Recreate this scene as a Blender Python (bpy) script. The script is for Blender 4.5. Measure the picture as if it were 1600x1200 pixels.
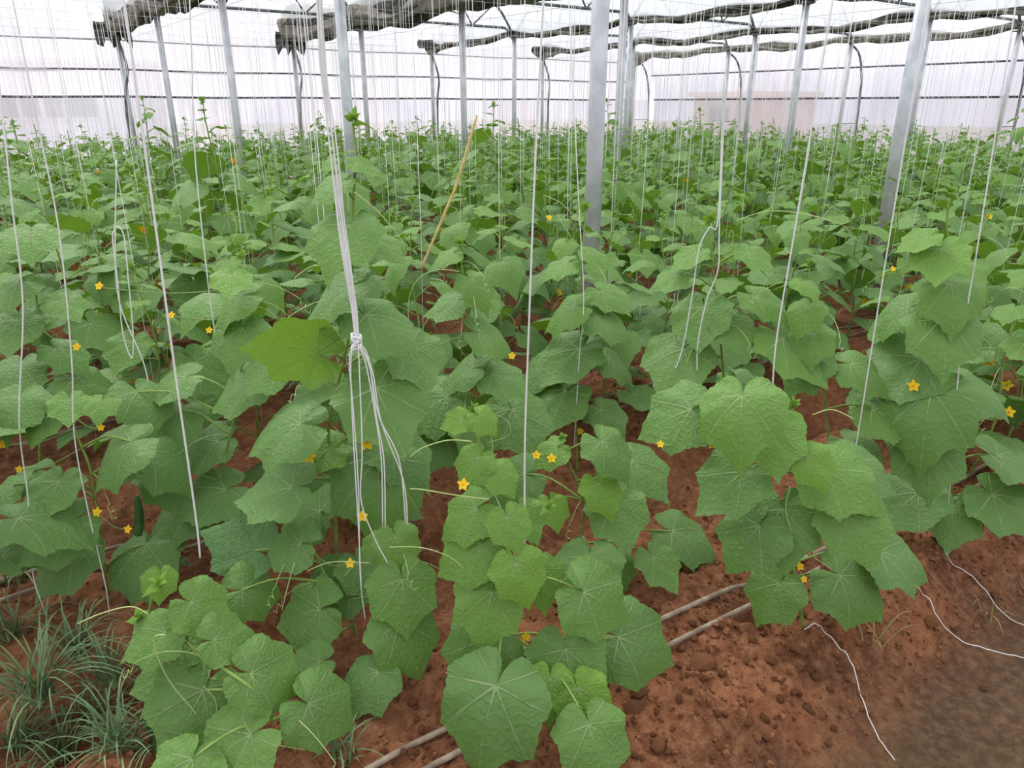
import bpy, math, random
import numpy as np
from mathutils import Vector, Matrix

for o in list(bpy.data.objects):
    bpy.data.objects.remove(o)
SC = bpy.context.scene
COL = SC.collection
random.seed(7)
RNG = np.random.default_rng(7)

# ------------------------------------------------------------------ camera
F = 1150.0                      # focal length in pixels of the 1600x1200 frame
PITCH = math.atan(435 / F)
EYE = 1.55
cam = bpy.data.cameras.new('camera')
cam.sensor_width = 36.0
cam.lens = 36.0 * F / 1600.0
cam.clip_start = 0.05
cam.clip_end = 500
camo = bpy.data.objects.new('camera', cam)
COL.objects.link(camo)
camo.location = (0, 0, EYE)
camo.rotation_euler = (math.pi / 2 - PITCH, 0, 0)
SC.camera = camo

# ------------------------------------------------------------------ sky, sun, exposure
SC.view_settings.view_transform = 'Standard'
SC.view_settings.look = 'None'
SC.view_settings.gamma = 1.0
SC.view_settings.use_curve_mapping = False
SC.view_settings.exposure = -0.15
SKY = 1.55
world = bpy.data.worlds.new('overcast_sky')
SC.world = world
world.use_nodes = True
bg = world.node_tree.nodes['Background']
bg.inputs[0].default_value = (0.94, 0.965, 1.0, 1)
bg.inputs[1].default_value = SKY
sun = bpy.data.lights.new('hazy_sun', 'SUN')
sun.energy = 5.5
sun.angle = math.radians(30)
sun.color = (1.0, 0.96, 0.9)
suno = bpy.data.objects.new('hazy_sun', sun)
COL.objects.link(suno)
suno.rotation_euler = (math.radians(-30), math.radians(-24), 0)
SC.cycles.max_bounces = 7
SC.cycles.diffuse_bounces = 3
SC.cycles.transmission_bounces = 6
SC.cycles.transparent_max_bounces = 8
SC.cycles.sample_clamp_indirect = 8.0

# ------------------------------------------------------------------ directions of the greenhouse
AZ = math.atan2(-100 - 800, math.hypot(F, 435))
V2 = Vector((math.sin(AZ), math.cos(AZ), 0))       # across the beds, away from the camera
U2 = Vector((V2.y, -V2.x, 0))                      # along the beds
AU = math.atan2(U2.y, U2.x)                        # z-rotation of the bed direction
def W(u, v, z=0.0):
    return U2 * u + V2 * v + Vector((0, 0, z))
def to_uv(p):
    return p.x * U2.x + p.y * U2.y, p.x * V2.x + p.y * V2.y
CP, SP = math.cos(PITCH), math.sin(PITCH)
def ray(x, y):
    a, b = (x - 800) / F, -(y - 600) / F
    return Vector((a, CP + b * SP, -SP + b * CP))
def P(x, y, d):
    """the point of the place seen at (x, y), d metres ahead of the camera"""
    r = ray(x, y)
    return Vector((0, 0, EYE)) + r * (d / r.y)
def G(x, y, z=0.0):
    r = ray(x, y)
    return Vector((0, 0, EYE)) + r * ((z - EYE) / r.z)
def project(p):
    q = p - Vector((0, 0, EYE))
    dep = q.y * CP - q.z * SP
    return 800 + F * q.x / dep, 600 - F * (q.y * SP + q.z * CP) / dep, dep

# ------------------------------------------------------------------ material helpers
class NT:
    def __init__(s, name):
        s.m = bpy.data.materials.new(name)
        s.m.use_nodes = True
        s.t = s.m.node_tree
        s.t.nodes.clear()
        s.out = s.n('ShaderNodeOutputMaterial')
    def n(s, kind, **kw):
        nd = s.t.nodes.new(kind)
        for k, v in kw.items():
            setattr(nd, k, v)
        return nd
    def put(s, sock, v):
        if isinstance(v, bpy.types.NodeSocket):
            s.t.links.new(v, sock)
        elif v is not None:
            sock.default_value = v
    def math(s, op, a, b=None, c=None, clamp=False):
        nd = s.n('ShaderNodeMath', operation=op, use_clamp=clamp)
        s.put(nd.inputs[0], a); s.put(nd.inputs[1], b); s.put(nd.inputs[2], c)
        return nd.outputs[0]
    def step(s, v, lo, hi, a=0.0, b=1.0):
        nd = s.n('ShaderNodeMapRange', interpolation_type='SMOOTHSTEP')
        s.put(nd.inputs[0], v)
        for i, q in enumerate((lo, hi, a, b)):
            nd.inputs[i + 1].default_value = q
        return nd.outputs[0]
    def mix(s, f, a, b, blend='MIX'):
        nd = s.n('ShaderNodeMix', data_type='RGBA', blend_type=blend)
        s.put(nd.inputs[0], f); s.put(nd.inputs[6], a); s.put(nd.inputs[7], b)
        return nd.outputs[2]
    def noise(s, vec, scale, detail=3, rough=.55):
        nd = s.n('ShaderNodeTexNoise')
        s.put(nd.inputs['Vector'], vec)
        nd.inputs['Scale'].default_value = scale
        nd.inputs['Detail'].default_value = detail
        nd.inputs['Roughness'].default_value = rough
        return nd.outputs[0]
    def bump(s, h, strength, dist):
        nd = s.n('ShaderNodeBump')
        nd.inputs['Strength'].default_value = strength
        nd.inputs['Distance'].default_value = dist
        s.put(nd.inputs['Height'], h)
        return nd.outputs[0]
    def bsdf(s, col, rough=.6, spec=.3, normal=None, metal=0.0):
        nd = s.n('ShaderNodeBsdfPrincipled')
        s.put(nd.inputs['Base Color'], col)
        s.put(nd.inputs['Roughness'], rough)
        s.put(nd.inputs['Specular IOR Level'], spec)
        s.put(nd.inputs['Metallic'], metal)
        if normal is not None:
            s.put(nd.inputs['Normal'], normal)
        return nd.outputs[0]
    def shmix(s, f, a, b):
        nd = s.n('ShaderNodeMixShader')
        s.put(nd.inputs[0], f); s.put(nd.inputs[1], a); s.put(nd.inputs[2], b)
        return nd.outputs[0]
    def done(s, sh):
        s.t.links.new(sh, s.out.inputs[0])
        return s.m
def srgb(r, g, b):
    f = lambda c: c / 12.92 if c <= .04045 else ((c + .055) / 1.055) ** 2.4
    return (f(r / 255), f(g / 255), f(b / 255), 1)

def leaf_material():
    k = NT('cucumber_leaf')
    at = k.n('ShaderNodeAttribute', attribute_name='leaf_co')
    sp = k.n('ShaderNodeSeparateXYZ')
    k.put(sp.inputs[0], at.outputs['Vector'])
    x, y, tint = sp.outputs
    ax = k.math('ABSOLUTE', x)
    oi = k.n('ShaderNodeObjectInfo')
    oc = k.n('ShaderNodeSeparateColor')
    k.put(oc.inputs[0], oi.outputs['Color'])
    youth = k.math('ADD', tint, oc.outputs[0], clamp=True)
    dmin = None
    for th in (0, 40, 82, 128):
        c, s_ = math.cos(math.radians(th)), math.sin(math.radians(th))
        d = k.math('ABSOLUTE', k.math('SUBTRACT', k.math('MULTIPLY', ax, c), k.math('MULTIPLY', y, s_)))
        al = k.math('ADD', k.math('MULTIPLY', ax, s_), k.math('MULTIPLY', y, c))
        d = k.math('ADD', d, k.math('LESS_THAN', al, 0.0))
        # side veins leave the main vein at an angle
        dmin = d if dmin is None else k.math('MINIMUM', dmin, d)
    vw = k.n('ShaderNodeTexNoise'); k.put(vw.inputs['Vector'], at.outputs['Vector']); vw.inputs['Scale'].default_value = 4.0
    dmin = k.math('ABSOLUTE', k.math('ADD', dmin, k.math('MULTIPLY', k.math('SUBTRACT', vw.outputs[0], .5), .05)))
    rad = k.math('SQRT', k.math('ADD', k.math('MULTIPLY', x, x), k.math('MULTIPLY', y, y)))
    vein = k.math('MULTIPLY', k.step(dmin, .001, .013, 1.0, 0.0), k.step(rad, .15, .62, 1.0, .35))
    vo = k.n('ShaderNodeTexVoronoi', feature='DISTANCE_TO_EDGE')
    k.put(vo.inputs['Vector'], at.outputs['Vector'])
    vo.inputs['Scale'].default_value = 11.0
    net = k.step(vo.outputs['Distance'], 0.0, .22, 1.0, 0.0)
    geo = k.n('ShaderNodeNewGeometry')
    tc = k.n('ShaderNodeTexCoord')
    big = k.noise(geo.outputs['Position'], 5.0, 2)
    fine = k.noise(at.outputs['Vector'], 6.0, 4)
    rnd = oi.outputs['Random']
    mature = k.mix(rnd, srgb(50, 86, 70), srgb(68, 106, 64))
    mature = k.mix(k.step(big, .35, .65, 0, .5), mature, srgb(74, 112, 74))
    young = k.mix(fine, srgb(114, 166, 48), srgb(150, 192, 80))
    col = k.mix(youth, mature, young)
    col = k.mix(k.step(fine, .35, .7, 0, .45), col, k.mix(.5, col, srgb(104, 144, 86)))
    speck = k.noise(at.outputs['Vector'], 34.0, 3, .7)
    col = k.mix(k.step(speck, .52, .75, 0, .35), col, srgb(140, 172, 112))
    col = k.mix(k.math('MULTIPLY', vein, .26), col, srgb(140, 178, 112))
    col = k.mix(k.math('MULTIPLY', net, .10), col, srgb(150, 185, 120))
    dustn = k.noise(k.n('ShaderNodeTexCoord').outputs['Object'], 40.0, 4, .7)
    dust = k.math('MULTIPLY', k.step(dustn, .66, .76), oc.outputs[1])
    col = k.mix(k.math('MULTIPLY', dust, .7), col, srgb(205, 215, 200))
    under = k.mix(youth, srgb(108, 146, 78), srgb(128, 172, 60))
    under = k.mix(k.math('MULTIPLY', vein, .6), under, srgb(185, 205, 150))
    under = k.mix(oc.outputs[2], under, srgb(176, 196, 164))
    col = k.mix(geo.outputs['Backfacing'], col, under)
    h = k.math('ADD', k.math('MULTIPLY', vein, -.8), k.math('MULTIPLY', net, -.28))
    h = k.math('ADD', h, k.math('MULTIPLY', fine, .9))
    nor = k.bump(h, .6, .007)
    top = k.bsdf(col, .5, .32, nor)
    tr = k.n('ShaderNodeBsdfTranslucent')
    k.put(tr.inputs[0], k.mix(youth, srgb(112, 160, 34), srgb(165, 205, 50)))
    k.put(tr.inputs[1], nor)
    return k.done(k.shmix(k.math('MULTIPLY_ADD', oc.outputs[2], -.15, .24), top, tr.outputs[0]))

def plain(name, c1, c2, scale=8.0, rough=.6, spec=.3, metal=0.0, bumps=.0, bd=.01, detail=3, rnd=0.0):
    k = NT(name)
    tc = k.n('ShaderNodeTexCoord')
    nz = k.noise(tc.outputs['Object'], scale, detail)
    f = k.step(nz, .3, .7)
    col = k.mix(f, c1, c2)
    if rnd:
        oi = k.n('ShaderNodeObjectInfo')
        col = k.mix(k.math('MULTIPLY', oi.outputs['Random'], rnd), col, (0, 0, 0, 1))
    nor = k.bump(nz, bumps, bd) if bumps else None
    return k.done(k.bsdf(col, rough, spec, nor, metal))

def film_material(name, tint, clear, dirt):
    k = NT(name)
    tc = k.n('ShaderNodeTexCoord')
    mp = k.n('ShaderNodeMapping')
    k.put(mp.inputs[0], tc.outputs['Object'])
    mp.inputs['Scale'].default_value = (1.0, 1.0, .5)
    streak = k.noise(mp.outputs[0], .9, 3, .5)
    blotch = k.noise(tc.outputs['Object'], .45, 3)
    col = k.mix(k.step(streak, .35, .75, 0, dirt), tint, srgb(176, 178, 192))
    col = k.mix(k.step(blotch, .4, .7, 0, dirt * .8), col, srgb(214, 196, 206))
    tr = k.n('ShaderNodeBsdfTranslucent'); k.put(tr.inputs[0], col)
    df = k.n('ShaderNodeBsdfDiffuse'); k.put(df.inputs[0], col)
    tp = k.n('ShaderNodeBsdfTransparent'); k.put(tp.inputs[0], col)
    gl = k.n('ShaderNodeBsdfGlossy'); gl.inputs['Roughness'].default_value = .35
    body = k.shmix(.25, tr.outputs[0], df.outputs[0])
    body = k.shmix(.05, body, gl.outputs[0])
    return k.done(k.shmix(clear, body, tp.outputs[0]))

def twine_material():
    k = NT('white_twine')
    nz = k.noise(k.n('ShaderNodeTexCoord').outputs['Object'], 60, 2)
    col = k.mix(nz, srgb(238, 240, 236), srgb(252, 252, 250))
    tr = k.n('ShaderNodeBsdfTranslucent'); k.put(tr.inputs[0], col)
    return k.done(k.shmix(.08, k.bsdf(col, .45, .4), tr.outputs[0]))

def soil_material():
    k = NT('red_soil')
    tc = k.n('ShaderNodeTexCoord')
    ob = tc.outputs['Object']
    sp = k.n('ShaderNodeSeparateXYZ'); k.put(sp.inputs[0], ob)
    n1 = k.noise(ob, 3.0, 5, .6)
    n2 = k.noise(ob, 28.0, 5, .7)
    n3 = k.noise(ob, 120.0, 3, .7)
    col = k.mix(k.step(n1, .3, .7), srgb(106, 65, 42), srgb(148, 95, 64))
    col = k.mix(k.step(n2, .4, .72, 0, .7), col, srgb(176, 126, 90))
    col = k.mix(k.step(n2, .28, .42, .7, 0), col, srgb(92, 50, 32))
    # trodden grey-brown mud in the path in front of the first bed, ragged edge
    edge = k.math('ADD', sp.outputs[1], k.math('MULTIPLY', k.math('SUBTRACT', n1, .5), .45))
    wide = k.math('ADD', edge, k.math('MULTIPLY', k.math('SUBTRACT', sp.outputs[0], 1.4), .04))
    mud = k.step(wide, .62, .95, 1, 0)
    mcol = k.mix(k.step(n2, .35, .7), srgb(88, 66, 48), srgb(122, 96, 72))
    mcol = k.mix(k.step(n1, .5, .7, 0, .5), mcol, srgb(104, 88, 52))
    col = k.mix(mud, col, mcol)
    h = k.math('ADD', n2, k.math('MULTIPLY', n3, .5))
    nor = k.bump(h, .9, .02)
    rough = .9
    return k.done(k.bsdf(col, rough, .2, nor))

M = dict(
    leaf=leaf_material(),
    stem=plain('vine_stem', srgb(122, 150, 70), srgb(150, 176, 92), 20, .5),
    tendril=plain('pale_tendril', srgb(176, 198, 120), srgb(196, 212, 146), 10, .5),
    petal=plain('yellow_petal', srgb(244, 196, 20), srgb(250, 214, 40), 20, .55),
    heart=plain('flower_heart', srgb(230, 150, 20), srgb(240, 180, 30), 30, .6),
    fruit=plain('cucumber_skin', srgb(40, 78, 40), srgb(70, 110, 56), 14, .4, .4, bumps=.3),
    bud=plain('shoot_bud', srgb(150, 185, 70), srgb(180, 205, 95), 40, .6),
    twine=twine_material(),
    straw=plain('straw_twine', srgb(205, 180, 105), srgb(228, 208, 140), 30, .7, .2),
    steel=plain('galvanised_steel', srgb(190, 192, 198), srgb(220, 222, 226), 6, .38, .5, .25, rnd=.15),
    darksteel=plain('weathered_steel', srgb(82, 84, 90), srgb(124, 126, 132), 5, .55, .4, .4),
    wire=plain('overhead_wire', srgb(170, 172, 176), srgb(200, 202, 206), 5, .5, .4, .3),
    net=plain('shade_netting', srgb(52, 52, 50), srgb(100, 98, 90), 7, .9, .1, bumps=.8, bd=.04, detail=5),
    netpale=plain('faded_netting', srgb(104, 100, 92), srgb(150, 144, 134), 7, .9, .1, bumps=.6, bd=.03, detail=5),
    pipe=plain('weathered_pipe', srgb(124, 108, 92), srgb(176, 158, 136), 16, .75, .2, bumps=.4, bd=.003),
    soil=soil_material(),
    clod=plain('soil_lump', srgb(112, 68, 44), srgb(166, 116, 82), 30, .95, .1, bumps=.8, bd=.01, detail=5, rnd=.25),
    grass=plain('grass_blade', srgb(88, 118, 78), srgb(136, 158, 108), 6, .55, .25, rnd=.2),
    drygrass=plain('dry_grass', srgb(128, 116, 72), srgb(160, 146, 96), 6, .7, .2),
    weed=plain('weed_leaf', srgb(84, 128, 78), srgb(112, 152, 96), 14, .55, .25),
    film=film_material('white_film', srgb(232, 229, 240), .36, .35),
    filmlow=film_material('dusty_film', srgb(222, 220, 233), .40, .5),
    filmtop=film_material('roof_film', srgb(238, 241, 246), .45, .15),
    blackpipe=plain('dark_rail', srgb(70, 72, 78), srgb(120, 122, 128), 9, .6, .3),
    plaster=plain('white_plaster', srgb(225, 224, 226), srgb(240, 239, 240), 1.0, .9, .1),
    beige=plain('pink_plaster', srgb(222, 186, 172), srgb(232, 200, 186), 1.0, .9, .1),
    pane=plain('dim_window', srgb(86, 92, 100), srgb(110, 116, 122), 1.0, .3, .5),
    outland=plain('outside_ground', srgb(150, 146, 132), srgb(170, 166, 150), .3, .95, .1),
    bush=plain('bush_leaf', srgb(84, 100, 90), srgb(110, 126, 112), 3.0, .8, .2),
)

# ------------------------------------------------------------------ mesh helpers
class MB:
    """collects shapes; build() links them as one mesh object"""
    def __init__(s):
        s.v, s.f = [], []
    def tube(s, pts, rad, n=6, cap=True):
        pts = [Vector(p) for p in pts]
        if not isinstance(rad, (list, tuple)):
            rad = [rad] * len(pts)
        b0 = len(s.v)
        side = None
        for i, p in enumerate(pts):
            t = (pts[min(i + 1, len(pts) - 1)] - pts[max(i - 1, 0)])
            t = t.normalized() if t.length > 1e-9 else Vector((0, 0, 1))
            if side is None:
                a = Vector((1, 0, 0)) if abs(t.x) < .8 else Vector((0, 1, 0))
                side = t.cross(a).normalized()
            else:
                q = side - t * side.dot(t)
                side = q.normalized() if q.length > 1e-6 else t.orthogonal().normalized()
            up = t.cross(side)
            for j in range(n):
                w = 2 * math.pi * j / n
                s.v.append(p + (side * math.cos(w) + up * math.sin(w)) * rad[i])
        for i in range(len(pts) - 1):
            for j in range(n):
                a, b = b0 + i * n + j, b0 + i * n + (j + 1) % n
                s.f.append((a, b, b + n, a + n))
        if cap:
            s.f.append(tuple(b0 + j for j in range(n))[::-1])
            s.f.append(tuple(b0 + (len(pts) - 1) * n + j for j in range(n)))
        return s
    def box(s, c, half, rot=None):
        b0 = len(s.v)
        for k in range(8):
            q = Vector(((1 if k & 1 else -1) * half[0], (1 if k & 2 else -1) * half[1], (1 if k & 4 else -1) * half[2]))
            if rot is not None:
                q = rot @ q
            s.v.append(Vector(c) + q)
        for f in ((0, 2, 3, 1), (4, 5, 7, 6), (0, 1, 5, 4), (2, 6, 7, 3), (0, 4, 6, 2), (1, 3, 7, 5)):
            s.f.append(tuple(b0 + i for i in f))
        return s
    def add(s, verts, faces):
        b0 = len(s.v)
        s.v += [Vector(p) for p in verts]
        s.f += [tuple(b0 + i for i in f) for f in faces]
        return s
    def mesh(s, name, mat, smooth=True):
        me = bpy.data.meshes.new(name)
        me.from_pydata([tuple(p) for p in s.v], [], s.f)
        me.materials.append(mat)
        if smooth:
            me.polygons.foreach_set('use_smooth', [True] * len(me.polygons))
        me.update()
        return me
    def build(s, name, mat, parent=None, smooth=True, origin=None):
        if origin is not None:
            s.v = [p - Vector(origin) for p in s.v]
        o = link(name, s.mesh(name, mat, smooth), parent)
        if origin is not None:
            o.location = origin
        return o
def link(name, me, parent=None):
    o = bpy.data.objects.new(name, me)
    COL.objects.link(o)
    if parent is not None:
        o.parent = parent
    return o
def tag(o, label=None, cat=None, group=None, kind=None):
    if label: o['label'] = label
    if cat: o['category'] = cat
    if group: o['group'] = group
    if kind: o['kind'] = kind
    return o
def empty(name, loc=(0, 0, 0), rz=0.0, sc=1.0):
    o = bpy.data.objects.new(name, None)
    COL.objects.link(o)
    o.location = loc
    o.rotation_euler = (0, 0, rz)
    o.scale = (sc, sc, sc)
    o.empty_display_size = .05
    return o
def smooth_path(pts, n=6):
    pts = [Vector(p) for p in pts]
    if len(pts) < 3:
        return pts
    out = []
    for i in range(len(pts) - 1):
        p0, p1, p2, p3 = pts[max(i - 1, 0)], pts[i], pts[i + 1], pts[min(i + 2, len(pts) - 1)]
        for j in range(n):
            t = j / n
            out.append(.5 * (2 * p1 + (p2 - p0) * t + (2 * p0 - 5 * p1 + 4 * p2 - p3) * t * t + (3 * p1 - p0 - 3 * p2 + p3) * t ** 3))
    out.append(pts[-1])
    return out

# ------------------------------------------------------------------ value noise on numpy arrays
_tab = RNG.random((256, 256))
def vnoise(a, b):
    ia, ib = np.floor(a).astype(int), np.floor(b).astype(int)
    fa, fb = a - ia, b - ib
    fa, fb = fa * fa * (3 - 2 * fa), fb * fb * (3 - 2 * fb)
    g = lambda i, j: _tab[i % 256, j % 256]
    return (g(ia, ib) * (1 - fa) * (1 - fb) + g(ia + 1, ib) * fa * (1 - fb)
            + g(ia, ib + 1) * (1 - fa) * fb + g(ia + 1, ib + 1) * fa * fb) - .5

# ------------------------------------------------------------------ floor: soil in beds and furrows
BED0, PITCHV = 1.35, 1.35
def ground_z(u, v, fine=True):
    u = np.asarray(u, float); v = np.asarray(v, float)
    vv = v + .10 * vnoise(u * 1.1, v * .9 + 5)
    k = (vv - BED0) / PITCHV
    r = np.abs(k - np.round(k)) * PITCHV              # distance from the bed's middle
    r = np.where(vv < BED0, np.abs(vv - BED0), r)
    t = np.clip((r - .40) / .28, 0, 1)
    z = -.17 * t * t * (3 - 2 * t)
    z = z + .05 * vnoise(u * 3.1, v * 3.1) + .030 * vnoise(u * 9 + 3, v * 9)
    if fine:
        rough = np.clip(1.2 - t, .35, 1.0)
        z = z + rough * (.036 * vnoise(u * 20, v * 20 + 9) + .026 * vnoise(u * 44, v * 44) + .012 * vnoise(u * 80, v * 80))
    return z
def gz(p):
    u, v = to_uv(p)
    return float(ground_z(u, v))
def on_ground(x, y, lift=0.0):
    p = G(x, y, 0)
    for _ in range(6):
        p = G(x, y, gz(p) + lift)
    return p

WALL_V, WALL_U = 17.36, 17.3
def axis(lo, a, b, hi, fine, coarse):
    return np.concatenate([np.arange(lo, a, coarse), np.arange(a, b, fine), np.arange(b, hi + coarse, coarse)])
us = axis(-8, -1.3, 4.6, 19, .018, .16)
vs = axis(-4, -.5, 3.4, 18.5, .018, .12)
uu, vv = np.meshgrid(us, vs)
zz = ground_z(uu, vv)
co = np.stack([uu.ravel(), vv.ravel(), zz.ravel()], 1)
nu, nv = len(us), len(vs)
ids = np.arange(nu * nv).reshape(nv, nu)
quads = np.stack([ids[:-1, :-1].ravel(), ids[:-1, 1:].ravel(), ids[1:, 1:].ravel(), ids[1:, :-1].ravel()], 1)
def np_mesh(name, co, quads, mat, n=4):
    me = bpy.data.meshes.new(name)
    me.vertices.add(len(co)); me.vertices.foreach_set('co', co.astype(np.float32).ravel())
    me.loops.add(quads.size); me.loops.foreach_set('vertex_index', quads.astype(np.int32).ravel())
    me.polygons.add(len(quads)); me.polygons.foreach_set('loop_start', np.arange(0, quads.size, n, dtype=np.int32))
    me.polygons.foreach_set('use_smooth', np.ones(len(quads), bool))
    me.materials.append(mat)
    me.update(calc_edges=True)
    me.validate()
    return me
floor = link('floor', np_mesh('floor', co, quads, M['soil']))
floor.rotation_euler = (0, 0, AU)
tag(floor, 'red crumbly soil in raised beds with trodden muddy path', kind='structure')
land = MB()
land.add([W(-60, -40, -.35), W(80, -40, -.35), W(80, 90, -.35), W(-60, 90, -.35)], [(0, 1, 2, 3)])
tag(land.build('outside_ground', M['outland'], smooth=False), kind='structure')

# ------------------------------------------------------------------ the greenhouse: film, rails, ribs
GUT = [-.4, 3.1, 6.6, 10.1, 13.6, 17.1]
POSTV = [3.4 + 3.44 * k for k in range(5)]            # 3.4 .. 17.16
ZG, ZR = 2.9, 4.1
ZLOW, ZMID = 1.72, 2.22
def arch(t):
    return ZG + (ZR - ZG) * math.sin(math.pi * min(max(t, 0), 1)) ** .8
wall_b = empty('wall_back', W(8, WALL_V, 0)); tag(wall_b, kind='structure')
wall_r = empty('wall_right', W(WALL_U, 8, 0)); tag(wall_r, kind='structure')
roof = empty('ceiling', W(8, 8, ZG)); tag(roof, kind='structure')
def film_sheet(pa, pb, z0, z1, name, mat, parent, seed, nx=14, nz=8, top=None):
    """a slightly slack sheet of film between two places on the ground"""
    m = MB(); pa, pb = Vector(pa), Vector(pb)
    nrm = (pb - pa).cross(Vector((0, 0, 1))).normalized()
    for j in range(nz + 1):
        for i in range(nx + 1):
            a, b = i / nx, j / nz
            zt = z1 if top is None else top(a)
            q = pa.lerp(pb, a); q.z = z0 + (zt - z0) * b
            bel = .05 * math.sin(math.pi * a) * math.sin(math.pi * b)
            bel += .03 * float(vnoise(np.array(a * 6 + seed * 7.3), np.array(b * 2 + seed))) * (1 if 0 < i < nx else 0)
            m.v.append(q + nrm * bel)
    for j in range(nz):
        for i in range(nx):
            k = j * (nx + 1) + i
            m.f.append((k, k + 1, k + nx + 2, k + nx + 1))
    o = m.build(name, mat)
    o.parent = parent; o.location = -Vector(parent.location)
    return o
def rail(pts, r, mat, parent, name='rail'):
    o = MB().tube(pts, r, 6).build(name, mat)
    o.parent = parent; o.location = -Vector(parent.location)
    return o
UB = [-7.4, -3.9] + GUT
for i in range(len(UB) - 1):
    a, b = UB[i], UB[i + 1]
    film_sheet(W(a, WALL_V), W(b, WALL_V), -.2, ZLOW, 'film_panel', M['filmlow'], wall_b, i)
    film_sheet(W(a, WALL_V), W(b, WALL_V), ZLOW, ZG, 'film_panel', M['film'], wall_b, i + 20)
    film_sheet(W(a, WALL_V), W(b, WALL_V), ZG, ZR, 'film_panel', M['film'], wall_b, i + 40, top=arch)
    for z, r, mt in ((ZLOW, .022, 'blackpipe'), (ZMID, .018, 'darksteel'), (2.75, .018, 'steel')):
        rail([W(a, WALL_V - .03, z), W((a + b) / 2, WALL_V - .03, z - .015), W(b, WALL_V - .03, z)], r, M[mt], wall_b)
    # roof skin of the bay: three long strips of film
    for k in range(4):
        m = MB()
        n = 4
        vsx = [-4, 1, 6, 11, WALL_V]
        for vq in vsx:
            for j in range(n + 1):
                t = (k + j / n) / 4
                m.v.append(W(a + (b - a) * t, vq, arch(t) + .02))
        for q in range(len(vsx) - 1):
            for j in range(n):
                w = q * (n + 1) + j
                m.f.append((w, w + 1, w + n + 2, w + n + 1))
        o = m.build('film_strip', M['filmtop'])
        o.parent = roof; o.location = -Vector(roof.location)
VB = [-3.5, -.05] + POSTV
for i in range(len(VB) - 1):
    a, b = VB[i], VB[i + 1]
    # the side wall bulges out below the gutter
    film_sheet(W(WALL_U + .75, a), W(WALL_U + .75, b), -.2, ZLOW, 'film_panel', M['filmlow'], wall_r, i + 60)
    m = MB()
    n = 6
    for q in (a, b):
        for j in range(n + 1):
            t = j / n
            m.v.append(W(WALL_U + .75 * math.cos(t * math.pi / 2), q, ZLOW + (ZG - ZLOW) * math.sin(t * math.pi / 2)))
    for j in range(n):
        m.f.append((j, j + 1, n + 2 + j, n + 1 + j))
    o = m.build('film_panel', M['film']); o.parent = wall_r; o.location = -Vector(wall_r.location)
    rail([W(WALL_U + .72, a, ZLOW), W(WALL_U + .72, b, ZLOW)], .024, M['blackpipe'], wall_r)
    rail([W(WALL_U + .52, a, 2.40), W(WALL_U + .52, b, 2.40)], .020, M['darksteel'], wall_r)

# corner piece of the end wall, and the two walls behind and left of the camera
film_sheet(W(GUT[5], WALL_V), W(WALL_U + .75, WALL_V), -.2, ZLOW, 'film_panel', M['filmlow'], wall_b, 81, nx=4)
film_sheet(W(GUT[5], WALL_V), W(WALL_U + .75, WALL_V), ZLOW, ZG + .1, 'film_panel', M['film'], wall_b, 82, nx=4)
wall_f = empty('wall_front', W(5, -4, 0)); tag(wall_f, kind='structure')
wall_l = empty('wall_left', W(-7.4, 6, 0)); tag(wall_l, kind='structure')
for i in range(len(UB) - 1):
    film_sheet(W(UB[i], -4), W(UB[i + 1], -4), -.2, ZLOW, 'film_panel', M['filmlow'], wall_f, i + 90, nx=6, nz=4)
    film_sheet(W(UB[i], -4), W(UB[i + 1], -4), ZLOW, ZR, 'film_panel', M['film'], wall_f, i + 100, nx=8, nz=4, top=arch)
VL = [-4] + VB[1:-1] + [WALL_V]
for i in range(len(VL) - 1):
    film_sheet(W(-7.4, VL[i]), W(-7.4, VL[i + 1]), -.2, ZLOW, 'film_panel', M['filmlow'], wall_l, i + 110, nx=6, nz=4)
    film_sheet(W(-7.4, VL[i]), W(-7.4, VL[i + 1]), ZLOW, ZG + .02, 'film_panel', M['film'], wall_l, i + 120, nx=6, nz=4)

# posts under the gutters
def ordinal(i):
    return ('first', 'second', 'third', 'fourth', 'fifth', 'sixth')[i]
LINE = ['the left end', 'the nearest gutter', 'the second gutter', 'the third gutter', 'the fourth gutter', 'the side wall']
for gi, u in enumerate(GUT):
    for pi, v in enumerate(POSTV):
        x, y, d = project(W(u, v, 2.0))
        if d < 1 or not (-160 < x < 1760):
            continue
        base = W(u, v, float(ground_z(u, v, False)))
        r = .048 if pi else .05
        if gi == 2 and pi == 0: r = .056
        t = empty('steel_post', base)
        h = ZG - base.z
        MB().tube([(0, 0, -.05), (0, 0, h)], r, 14).build('pole', M['steel'], t)
        MB().box((0, 0, h - .01), (.09, .09, .012)).build('cap_plate', M['darksteel'], t, smooth=False)
        where = 'in the back wall' if pi == 4 else ordinal(pi) + ' from the front'
        tag(t, 'galvanised round steel post under %s, %s' % (LINE[gi], where), 'post', 'greenhouse posts')
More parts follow.
